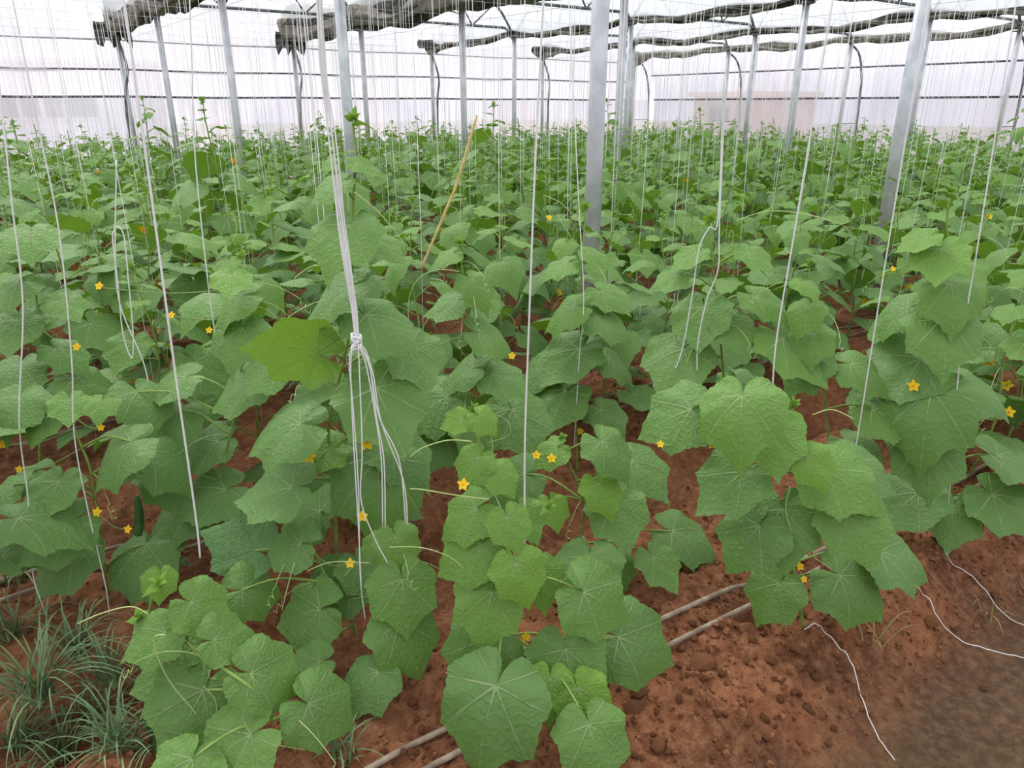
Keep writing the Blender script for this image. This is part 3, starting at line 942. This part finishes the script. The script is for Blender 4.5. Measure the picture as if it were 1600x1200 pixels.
hand_plant('cucumber plant with lime young leaves behind the central plant', 2.25,
    [(905, 860), (912, 800), (905, 760), (888, 720), (880, 690)],
    [(935, 755, 70, 60, 42, .7, -.1), (940, 690, 88, 45, 50, .1, -.05), (960, 785, 96, 70, 48, .15), (860, 785, 56, 70, 42, .75, -.1), (920, 870, 110, 100, 48, .1, .05), (1020, 870, 76, 50, 48, .2, .0), (960, 870, 66, 60, 50, .35, .02),
     (870, 700, 60, 150, 50, .4), (985, 720, 100, 40, 55, .05, .1), (1050, 830, 100, 20, 58, .05, .15), (820, 740, 100, 160, 52, .05, .1)],
    flowers=[(838, 711, 7), (862, 716, 8)], buds=[(878, 684, 12)], fruits=[(902, 838)], seed=22)
hand_plant('cucumber plant with broad low leaves above the grass at the left edge', 2.1,
    [(165, 905), (160, 850), (150, 790), (140, 730), (120, 680), (108, 630)],
    [(112, 815, 112, 150, 48, .05, -.1), (92, 752, 86, 120, 48, .1), (228, 850, 112, 110, 60, .0, .05), (205, 690, 116, 150, 52, .05, -.08), (70, 650, 66, 120, 50, .25), (108, 625, 60, 90, 56, .3), (160, 625, 52, 110, 56, .3),
     (120, 855, 110, 140, 50, .0, -.02), (20, 760, 70, 170, 55, .1), (235, 705, 100, 30, 62, .0, .05), (50, 740, 90, 160, 60, .05, .05), (30, 620, 90, 120, 52, .05)],
    flowers=[(152, 800, 8), (200, 827, 7), (158, 668, 6), (30, 733, 6), (4, 694, 8)], fruits=[(213, 775)], seed=23)
hand_plant('cucumber plant with blue-green leaves between the left edge and the tall plant', 2.3,
    [(345, 880), (340, 800), (345, 740), (360, 680), (372, 620), (378, 560), (380, 500), (378, 450), (376, 415)],
    [(362, 430, 64, 95, 62, .55, -.08), (380, 462, 96, 160, 55, .3, -.06), (378, 512, 92, 115, 48, .1, -.1), (400, 592, 112, 160, 58, .02), (300, 795, 100, 160, 56, .0), (215, 612, 92, 60, 62, .05, .0), (352, 765, 110, 160, 58, .0),
     (290, 590, 90, 160, 60, .1, .05), (280, 640, 90, 120, 60, .05, .05), (250, 740, 80, 60, 60, .0), (410, 540, 80, 30, 60, .05, .05), (340, 690, 90, 160, 60, .0, .05)],
    flowers=[(327, 516, 6), (268, 492, 6), (155, 447, 7)], buds=[(378, 402, 14)], seed=24)
hand_plant('cucumber plant at the left edge with a wide drooping top leaf', 2.45,
    [(60, 800), (62, 720), (60, 640), (62, 560), (58, 480), (54, 420), (50, 380)],
    [(48, 362, 84, 90, 55, .2, -.08), (30, 440, 90, 150, 52, .1), (95, 470, 60, 40, 62, .2), (28, 500, 88, 110, 52, .05), (90, 545, 70, 30, 60, .1), (20, 385, 66, 160, 58, .2), (120, 590, 80, 30, 62, .1), (30, 570, 90, 120, 58, .05)],
    flowers=[(28, 530, 7), (120, 542, 7)], buds=[(52, 350, 12)], seed=25)

# ------------------------------------------------------------------ the field: one plant of each kind, then copies in the beds
def make_variant(seed):
    rs = random.Random(seed)
    H = rs.uniform(.90, 1.24)
    if seed % 4 == 3:
        H *= 1.18
    lean = (rs.uniform(-.05, .05), rs.uniform(-.05, .05))
    ph = rs.random() * 6
    def sp(z):
        t = z / H
        return Vector((lean[0] * t + .018 * math.sin(ph + z * 9), lean[1] * t + .018 * math.cos(ph + z * 8), z))
    m = MB()
    m.tube([sp(H * i / 14) for i in range(15)], [.0062 * (1 - .55 * i / 14) for i in range(15)], 5)
    leaves, ten, z, az, i = [], [], .10, rs.random() * 6, 0
    while z < H * .99:
        t = z / H
        S = rs.uniform(.165, .235) * (1 if t < .62 else max(.16, 1 - (t - .62) / .38 * .9))
        if t < .2: S *= .85
        out = Vector((math.cos(az), math.sin(az), 0))
        L = S * rs.uniform(.55, .95)
        p0 = sp(z)
        tip = p0 + out * L * .85 + Vector((0, 0, L * rs.uniform(.25, .6)))
        m.tube([p0, p0.lerp(tip, .5) + Vector((0, 0, L * .12)), tip], [.0034, .003, .0025], 4, cap=False)
        pitch = math.radians(rs.uniform(-8, 38) if t < .85 else rs.uniform(-30, 25))
        ydir = out * math.cos(pitch) - Vector((0, 0, math.sin(pitch)))
        sd = Vector((-out.y, out.x, 0))
        rl = rs.uniform(-.3, .3)
        n = (out * math.sin(pitch) + Vector((0, 0, math.cos(pitch))) + sd * rl).normalized()
        xd = ydir.cross(n).normalized()
        ydir = n.cross(xd).normalized()
        R = Matrix((xd, ydir, n)).transposed().to_4x4()
        youth = max(0, min(1, (t - .45) * .9 + rs.uniform(-.12, .12)))
        leaves.append((Matrix.Translation(tip) @ R @ Matrix.Diagonal((S, S, S, 1)), rs.randrange(6), youth))
        if rs.random() < .45:
            ten.append(MB().tube(curl(p0, (math.cos(az + 1.5), math.sin(az + 1.5), .25), rs.uniform(.10, .22), rs), .0012, 4, cap=False).mesh('tendril', M['tendril']))
        az += 2.4 + rs.uniform(-.5, .5)
        z += rs.uniform(.058, .085) * (1 if t < .8 else .6)
        i += 1
    return dict(H=H, stem=m.mesh('stem', M['stem']), leaves=leaves, top=sp(H), tendril=ten,
                flo=[(sp(rs.uniform(.25, .8) * H) + Vector((rs.uniform(-.05, .05), rs.uniform(-.05, .05), 0)), rs.random() * 6) for _ in range(2)])
VAR = [make_variant(40 + i) for i in range(10)]
spots = []
for k, vc in ROWS:
    for s in (-.24, .24):
        v = vc + s
        if v > WALL_V - .5:
            continue
        u = -7 + random.random() * .4
        while u < WALL_U - .3:
            u += random.uniform(.36, .52)
            vj = v + random.uniform(-.07, .07)
            if k == 0 and u < 3.25:
                continue
            p = W(u, vj, 0)
            if p.y < 1.0: continue
            x, y, d = project(p + Vector((0, 0, .6)))
            if d < .8 or not (-170 - 200 / d < x < 1770 + 300 / d): continue
            if min((p - Vector((h.x, h.y, 0))).length for h in HAND) < .26: continue
            if any(abs(u - gu) < .12 and abs(vj - pv) < .12 for gu in GUT for pv in POSTV): continue
            if abs(u - 17.1) < .5: continue
            p.z = float(ground_z(u, vj, False)) - .01
            spots.append((d, k, s, p))
spots.sort(key=lambda q: q[0])
print('PLANTS', len(spots))
NIND = 280
ORD = ['front', 'second', 'third', 'fourth', 'fifth', 'sixth', 'seventh', 'eighth', 'ninth', 'tenth', 'eleventh', 'twelfth']
NUM = ['', 'first', 'second', 'third', 'fourth', 'fifth', 'sixth', 'seventh', 'eighth', 'ninth', 'tenth', 'eleventh', 'twelfth', 'thirteenth', 'fourteenth', 'fifteenth',
       'sixteenth', 'seventeenth', 'eighteenth', 'nineteenth', 'twentieth']
NUM += ['twenty-' + w for w in NUM[1:10]] + ['thirtieth'] + ['thirty-' + w for w in NUM[1:10]] + ['fortieth'] + ['forty-' + w for w in NUM[1:10]]
place, place_tw = {}, {}
for key in set((q[1], q[2]) for q in spots[:NIND]):
    mem = sorted((i for i in range(NIND) if (spots[i][1], spots[i][2]) == key), key=lambda i: project(spots[i][3])[0])
    for r_, i in enumerate(mem):
        place[i] = NUM[r_ + 1]
TALL = {}                       # a few plants whose shoots stand out above the rest
for tx, ty in ((222, 150), (312, 146), (780, 158), (130, 190), (1306, 182), (548, 186), (660, 180), (1180, 186)):
    i = min((i for i in range(NIND) if 5 < spots[i][0] < 9 and i not in TALL), key=lambda i: abs(project(spots[i][3] + Vector((0, 0, 1.3)))[0] - tx))
    TALL[i] = EYE - (ty - 165) * spots[i][0] / 1229
strings = []
bulk_v, bulk_f, bulk_c, off = [], [], [], 0
bstem = MB()
for i, (d, k, s, p) in enumerate(spots):
    vr = VAR[random.randrange(len(VAR))]
    rz, sc = random.random() * 6.283, random.uniform(.90, 1.12) * (random.uniform(1.12, 1.28) if random.random() < .06 and d > 4 else 1)
    if i in TALL:
        sc = TALL[i] / (vr['H'] + .03)
    strings.append((p, d, k, s))
    if i < NIND:
        root = empty('cucumber_plant', p, rz, sc)
        side = 'near' if s < 0 else 'far'
        tag(root, '%s cucumber plant from the left in the %s line of the %s bed back' % (place[i], side, ORD[k]), 'cucumber plant',
            'cucumber plants in the %s line of the %s bed' % (side, ORD[k]))
        link('stem', vr['stem'], root)
        for mat, sh, yo in vr['leaves']:
            add_leaf(root, mat, (HI if d < 3.2 else MID)[sh], max(0, min(1, yo + random.uniform(-.08, .08))), 0.1)
        if d < 7:
            for tm in vr['tendril'][:6 if d < 4 else 3]:
                link('tendril', tm, root)
            for fp, fa in vr['flo'][:random.choice((0, 0, 1, 1, 2))]:
                flower(root, fp + Vector((math.cos(fa), math.sin(fa), 0)) * .05, (math.cos(fa), math.sin(fa), .5), .026)
        bud(root, vr['top'], .028, random.random() * 6)
    else:
        T = Matrix.LocRotScale(p, Matrix.Rotation(rz, 3, 'Z').to_quaternion(), Vector((sc, sc, sc)))
        for mat, sh, yo in vr['leaves']:
            A = np.array(T @ mat)
            va, fs = LOW[sh]
            bulk_v.append(va @ A[:3, :3].T + A[:3, 3])
            bulk_c.append(np.stack([va[:, 0], va[:, 1], np.full(len(va), max(0, min(1, yo + random.uniform(-.1, .1))))], 1))
            for f in fs:
                bulk_f.append(tuple(off + q for q in f[::-1]))
            off += len(va)
        bstem.tube([p, T @ (vr['top'] * .5), T @ vr['top']], .006, 3, cap=False)
me = bpy.data.meshes.new('far_foliage')
va = np.concatenate(bulk_v)
me.from_pydata(va.tolist(), [], bulk_f)
at = me.attributes.new('leaf_co', 'FLOAT_VECTOR', 'POINT')
at.data.foreach_set('vector', np.concatenate(bulk_c).astype(np.float32).ravel())
me.polygons.foreach_set('use_smooth', [True] * len(me.polygons))
me.materials.append(M['leaf'])
far = link('cucumber_foliage', me)
far.color = (0, 0, 0, 1)
tag(far, 'dense cucumber foliage in the farthest beds before the film walls', 'foliage', kind='stuff')
bstem.build('stems', M['stem'], far)['kind'] = 'stuff'

# ------------------------------------------------------------------ white twine
def twine(label, pts, r=.0022, group='white plant twines', name='twine', mat='twine', n=5, cat='twine', org=None):
    pts = [Vector(p) for p in pts]
    org = Vector(org) if org is not None else pts[0]
    o = MB().tube([p - org for p in pts], r, n).build(name, M[mat])
    o.location = org
    return tag(o, label, cat, group)
far_tw = MB()
for i, (p, d, k, s) in enumerate(strings):
    sw = Vector((random.uniform(-.03, .03), random.uniform(-.03, .03), 0))
    top = Vector((p.x, p.y, ZW)) + sw * 1.5
    low = p + Vector((0, 0, random.choice((.05, .2, .45)))) + sw * .4
    mid = top.lerp(low, .62) + sw * .5
    r = .0012 + .00009 * d
    if i < NIND:
        tw = twine('white twine over the %s plant from the left, %s line of the %s bed' % (place[i], 'near' if s < 0 else 'far', ORD[k]), [top, mid, low], r, 'white twines over the %s bed' % ORD[k], n=4)
        if d < 6 and random.random() < .25:
            e = low + Vector((.01, -.02, random.uniform(.3, .6)))
            lp = smooth_path([e, e + Vector((.012, 0, .05)), e + Vector((.03, 0, .02)), e + Vector((.035, .01, -.12)), e + Vector((.02, 0, -.25)), e + Vector((.015, 0, -.1))], 4)
            MB().tube([q - top for q in lp], r, 4).build('loose_loop', M['twine'], tw)
    else:
        far_tw.tube([top, low], r, 3, cap=False)
tag(far_tw.build('far_twine', M['twine']), 'mass of thin white twine over the farthest beds', 'twine', kind='stuff')
# twines of the front plants, each where it hangs
def hang(label, px, d, **kw):
    pts = [P(x, y, d) for x, y in px]
    up = pts[0] + (pts[0] - pts[1]).normalized() * .01
    t = (ZW - pts[0].z) / max(.05, (pts[0] - pts[1]).normalized().z)
    top = pts[0] + (pts[0] - pts[1]).normalized() * t
    return twine(label, [top] + smooth_path(pts, 5), **kw)
hang('taut white twine ending in a knot above the low vine at the left', [(212, 130), (240, 330), (275, 590), (305, 800), (313, 872)], 1.72, r=.0028)
hang('white twine running down to the bushy central plant', [(846, 60), (836, 260), (826, 520), (820, 700), (820, 862)], 1.66, r=.0023)
hang('white twine that ends over the right bed plant', [(1268, 200), (1240, 370), (1212, 540), (1206, 640)], 1.95, r=.0023)
hang('white twine crossing the speckled leaves at the right', [(1418, 200), (1385, 400), (1350, 620), (1336, 705)], 2.3, r=.0022)
hang('white twine beside the large-leaved plant, two fifths up the right edge', [(1560, 180), (1530, 370), (1500, 560), (1482, 790)], 2.35, r=.0022)
hang('white twine at the far left reaching the soil above the grass', [(20, 330), (36, 480), (30, 660), (44, 780), (52, 900), (80, 990), (76, 1075)], 1.95, r=.0022)
hang('white twine in front of the broad low leaves at the left edge', [(60, 200), (92, 360), (112, 560), (116, 680), (138, 800), (170, 950), (160, 1060)], 1.98, r=.0020)
hang('white twine over the gap left of the tall plant', [(300, 100), (306, 260), (330, 480), (345, 560)], 2.2, r=.0020)
hang('white twine hanging down beside the slim plant', [(905, 330), (912, 470), (905, 560), (897, 700)], 2.9, r=.0022)
# bundle with a knot and hanging loops
bt = empty('twine_bundle', P(557, 535, 1.72))
ob = Vector(bt.location)
D0 = 1.72
for k in range(6):
    o_ = (k - 2.5) * 1.25
    sw_ = 2.2 * math.sin(k * 2.1); dk = .012 * math.cos(k * 2.1)
    pts = [P(497 + o_ * 1.3, -60, D0 + dk), P(503 + o_ * 1.2 + sw_, 80, D0 - dk), P(520 + o_ * 1.5 - sw_, 230, D0 + dk), P(538 + o_ * 1.8 + sw_, 380, D0 - dk), P(553 + o_ * 1.2, 480, D0), P(558 + o_ * .8, 535, D0)]
    top = pts[0] + (pts[0] - pts[1]).normalized() * ((ZW - pts[0].z) / (pts[0] - pts[1]).normalized().z)
    MB().tube([q - ob for q in [top] + smooth_path(pts, 5)], .0019, 5).build('strand', M['twine'], bt)
kn = MB()
for k in range(5):
    a = k * 1.1
    kn.tube([P(557 + 8 * math.cos(w * .7 + a), 534 + (k - 2) * 3 + 7 * math.sin(w * .7 + a * 2.3) + (k % 2) * 5 * math.cos(w * .7), D0 - .012 * math.sin(w * .7 + a)) - ob for w in range(10)], .0026, 5)
kn.build('knot', M['twine'], bt)
for px in ([(556, 540), (546, 560), (552, 640), (560, 760), (563, 900), (571, 968)], [(552, 538), (548, 580), (553, 700), (560, 820), (565, 930)],
           [(560, 540), (572, 570), (585, 640), (596, 720), (598, 822)], [(562, 538), (576, 560), (588, 650), (600, 720), (602, 826)],
           [(562, 540), (578, 575), (592, 650), (624, 720), (634, 820)], [(564, 541), (582, 580), (596, 660), (630, 750), (637, 822)], [(560, 540), (566, 700), (564, 780), (585, 840), (606, 880)]):
    MB().tube([q - ob for q in smooth_path([P(x, y, D0 - .02) for x, y in px], 6)], .0017, 5).build('loose_end', M['twine'], bt)
tag(bt, 'thick bundle of white twine knotted at mid-height with loose ends dangling', 'twine')
lt = twine('white twine loop hanging among the leaves at the left', smooth_path([P(x, y, 2.35) for x, y in
     [(182, 250), (180, 350), (176, 372), (184, 440), (192, 520), (206, 560), (208, 520), (200, 430), (194, 370), (184, 354), (180, 372), (186, 470), (222, 560), (232, 598)]], 6), .0021)
lt = twine('white twine loops draped over the yellow-green shoots', smooth_path([P(x, y, 2.5) for x, y in
     [(1130, 120), (1122, 340), (1108, 356), (1092, 390), (1080, 470), (1062, 560), (1036, 600)]], 6), .0023)
lt = twine('white twine strands falling beside the yellow-green shoots', smooth_path([P(x, y, 2.48) for x, y in
     [(1134, 120), (1124, 350), (1122, 420), (1104, 470), (1090, 540), (1090, 600)]], 6), .0023)
twine('straw-coloured twine slanting through the plants at the centre', smooth_path([P(745, 180, 3.2), P(716, 280, 3.2), P(690, 345, 3.2), P(658, 420, 3.2)], 6), .0062, None, 'straw_twine', 'straw')

# twine lying on the soil
def ground_line(px, lift):
    return smooth_path([on_ground(x, y, lift) for x, y in px], 8)
def lay(pts, lift):
    out = []
    for p in pts:
        q = p.copy(); q.z = gz(p) + lift; out.append(q)
    return out
for lab, px in (('white twine trailing from the stem foot down the bare soil slope', [(1256, 986), (1290, 992), (1322, 1004), (1334, 1040), (1345, 1090), (1370, 1150), (1398, 1190)]),
                ('white twine lying over the bed edge at the right into the mud', [(1380, 902), (1420, 918), (1448, 935), (1470, 970), (1520, 1010), (1600, 1030)]),
                ('white twine lying nearest the right edge across the furrow', [(1478, 866), (1510, 895), (1550, 940), (1605, 982)])):
    twine(lab, lay(ground_line(px, .006), .011), .0016, None)

# ------------------------------------------------------------------ drip pipes on the beds
def pipe(u0, u1, v, label, seed):
    rs = random.Random(seed)
    pts = []
    n = int((u1 - u0) / .12)
    for i in range(n + 1):
        u = u0 + (u1 - u0) * i / n
        vq = v + .012 * math.sin(u * 1.3 + seed) - .055 * (u - 1.5) * (1 if seed < 3 else 0)
        pts.append(W(u, vq, max(float(ground_z(u + e, vq, False)) for e in (-.12, 0, .12)) + .008))
    o = MB().tube(smooth_path(pts, 2), .0085, 8).build('drip_pipe', M['pipe'], origin=pts[0])
    tag(o, label, 'drip pipe', 'drip pipes on the beds')
pipe(-.6, 5.5, 1.27, 'weathered grey drip pipe, the farther of two on the front bed', 1)
pipe(-.6, 5.5, 1.19, 'weathered grey drip pipe, the nearer of two on the front bed', 2)
pipe(-1.5, 7, 2.78, 'grey drip pipe on the second bed, farther line', 4)
pipe(-1.5, 7, 2.64, 'grey drip pipe on the second bed, nearer line', 5)
pipe(-1, 8, 4.05, 'grey drip pipe lying on the third bed', 6)

# ------------------------------------------------------------------ clods
def clod_mesh(seed):
    rs = random.Random(seed)
    import bmesh
    bm = bmesh.new()
    bmesh.ops.create_icosphere(bm, subdivisions=2, radius=1.0)
    ax = [Vector((rs.uniform(-1, 1), rs.uniform(-1, 1), rs.uniform(-1, 1))).normalized() for _ in range(7)]
    cut = [rs.uniform(.55, .95) for _ in ax]
    for v in bm.verts:
        for a, c in zip(ax, cut):
            e = v.co.dot(a)
            if e > c: v.co -= a * (e - c) * .85
        v.co *= 1 + rs.uniform(-.06, .06)
        v.co.z *= .75
    me = bpy.data.meshes.new('soil_clod')
    bm.to_mesh(me); bm.free()
    me.materials.append(M['clod'])
    return me
CL = [clod_mesh(i) for i in range(6)]
crs = random.Random(5)
def clod(x, y, px, label, group):
    p = on_ground(x, y)
    r = px * project(p)[2] / F / 2
    o = link('soil_clod', CL[crs.randrange(6)])
    o.location = p + Vector((0, 0, r * .3))
    o.scale = (r * crs.uniform(.8, 1.3), r * crs.uniform(.8, 1.2), r * crs.uniform(.7, 1.1))
    o.rotation_euler = (crs.uniform(-.4, .4), crs.uniform(-.4, .4), crs.random() * 6)
    tag(o, label, 'soil clod', group)
for x, y, s, lab in ((1098, 1042, 46, 'broad flat soil clod below the drip pipes, palest on the slope'), (1248, 1018, 28, 'rounded soil clod just below the stem foot at the right'),
                     (1205, 1034, 22, 'middle-sized soil clod between the flat clod and the stem foot'), (1190, 968, 26, 'orange-brown clod beside the nearer drip pipe'),
                     (998, 1085, 34, 'soil clod at the edge of the lowest leaves, upper of two'), (992, 1112, 32, 'soil clod at the edge of the lowest leaves, lower of two'),
                     (1452, 975, 28, 'orange soil clod standing at the bed edge by the twine'), (1028, 1168, 26, 'soil clod at the bottom of the picture right of the lowest leaf'),
                     (1295, 978, 18, 'small clod right of the stem foot'), (1118, 1116, 18, 'small clod under the flat pale clod'), (1535, 1078, 16, 'small pale stone lying in the mud at the right')):
    clod(x, y, s, lab, 'larger clods of the front bed')
for _ in range(80):
    clod(crs.uniform(950, 1330), crs.uniform(940, 1190), crs.uniform(9, 17), 'small crumbly clod scattered over the bare slope of the front bed', 'small clods on the front slope')
for _ in range(26):
    clod(crs.uniform(560, 720), crs.uniform(1040, 1190), crs.uniform(9, 18), 'dark soil clod between the low vine and the central plant', 'clods under the central plant')
crumbs = MB()
cube = [(-1, -.7, -.6), (.8, -1, -.5), (1, .8, -.7), (-.7, 1, -.5), (-.6, -.5, .7), (.6, -.5, .5), (.5, .6, .75), (-.5, .5, .5)]
for _ in range(9000):
    u, v = crs.uniform(-.5, 4.2), crs.gauss(1.05, .38)
    if crs.random() < .25: v = crs.uniform(2.2, 3.2)
    if v < .72: continue
    r = crs.uniform(.002, .006) if crs.random() < .8 else crs.uniform(.006, .012)
    R = Matrix.Rotation(crs.random() * 6, 3, 'Z') @ Matrix.Rotation(crs.random(), 3, 'X')
    c = W(u, v, float(ground_z(u, v)) + r * .4)
    crumbs.add([c + R @ (Vector(q) * r) for q in cube], [(0, 1, 5, 4), (1, 2, 6, 5), (2, 3, 7, 6), (3, 0, 4, 7), (4, 5, 6, 7)])
tag(crumbs.build('soil_crumbs', M['clod'], smooth=False), 'fine loose crumbs of red soil over the front beds', 'soil', kind='stuff')

# ------------------------------------------------------------------ grass and weeds
def tuft(x, y, n, L, label, seed, mat='grass', w=.0024):
    rs = random.Random(seed)
    p = on_ground(x, y)
    m = MB()
    for _ in range(n):
        a = rs.random() * 6.283
        l = L * rs.uniform(.5, 1.1); sp_ = rs.uniform(.15, .95)
        o_ = Vector((rs.uniform(-.03, .03), rs.uniform(-.03, .03), -.01))
        d = Vector((math.cos(a), math.sin(a), 0)); s = Vector((-d.y, d.x, 0))
        b0 = len(m.v)
        K = 7
        for i in range(K + 1):
            t = i / K
            q = o_ + d * l * sp_ * t + Vector((0, 0, l * (1.15 * t - (.35 + .75 * sp_) * t * t)))
            ww = w * (1 - t ** 2.2) + .0003
            m.v += [q - s * ww, q - Vector((0, 0, ww * .5)), q + s * ww]
        for i in range(K):
            e = b0 + 3 * i
            m.f += [(e, e + 1, e + 4, e + 3), (e + 1, e + 2, e + 5, e + 4)]
    o = m.build('grass_tuft', M[mat])
    o.location = p
    tag(o, label, 'grass', 'grass tufts')
TF = [(60, 1090, 46, .34, 'largest grass tuft at the left edge, blades arching outward'), (150, 1130, 44, .30, 'grass tuft between the left edge and the low vine'), (25, 1170, 34, .30, 'grass tuft in the bottom left corner'),
      (120, 1020, 28, .26, 'grass tuft on the red bank under the broad low leaves'), (190, 1170, 34, .26, 'grass tuft under the low vine at the bottom'), (20, 1000, 24, .26, 'thin grass tuft at the left edge of the red bank'), (232, 1090, 26, .24, 'grass tuft hidden half behind the low vine'),
      (100, 1180, 36, .28, 'dense grass tuft at the bottom edge, second from the left corner'), (170, 1065, 26, .24, 'grass tuft in the middle of the red bank'), (30, 910, 18, .26, 'upright grass tuft beside the pipe at the left edge'), (540, 1180, 22, .14, 'short grass tuft by the drip pipe at the bottom'),
      (250, 1165, 30, .22, 'grass tuft directly below the low vine')]
for i, t in enumerate(TF):
    tuft(t[0], t[1], int(t[2] * 1.5), t[3] * 1.15, t[4], 60 + i)
tuft(1365, 1000, 7, .22, 'few dry grass blades on the bed edge at the right', 90, 'drygrass', .0025)
tuft(1530, 960, 9, .16, 'small dry grass tuft in the furrow near the right edge', 91, 'drygrass', .0025)
tuft(300, 1010, 12, .2, 'sparse dry grass behind the low vine', 92, 'drygrass', .002)
wp = on_ground(278, 905)
wd = empty('small_weed', wp)
wtop = P(280, 876, wp.y) - wp
MB().tube(smooth_path([(0, 0, 0), wtop * .6, wtop], 4), .003, 5).build('stem', M['stem'], wd)
for k in range(8):
    a = k * 2.4
    m = MB()
    d = Vector((math.cos(a), math.sin(a), .15)); s = Vector((-math.sin(a), math.cos(a), 0)); l = .05 - .003 * k
    q = wtop + Vector((0, 0, -.02 + .004 * k))
    m.add([q, q + d * l * .45 + s * l * .28 + Vector((0, 0, .004)), q + d * l * .5, q + d * l * .45 - s * l * .28 + Vector((0, 0, .004)), q + d * l - Vector((0, 0, .008))], [(0, 2, 1), (0, 3, 2), (1, 2, 4), (2, 3, 4)])
    m.build('leaf', M['weed'], wd)
tag(wd, 'small broad-leaved weed growing right beside the taut twine knot', 'weed')
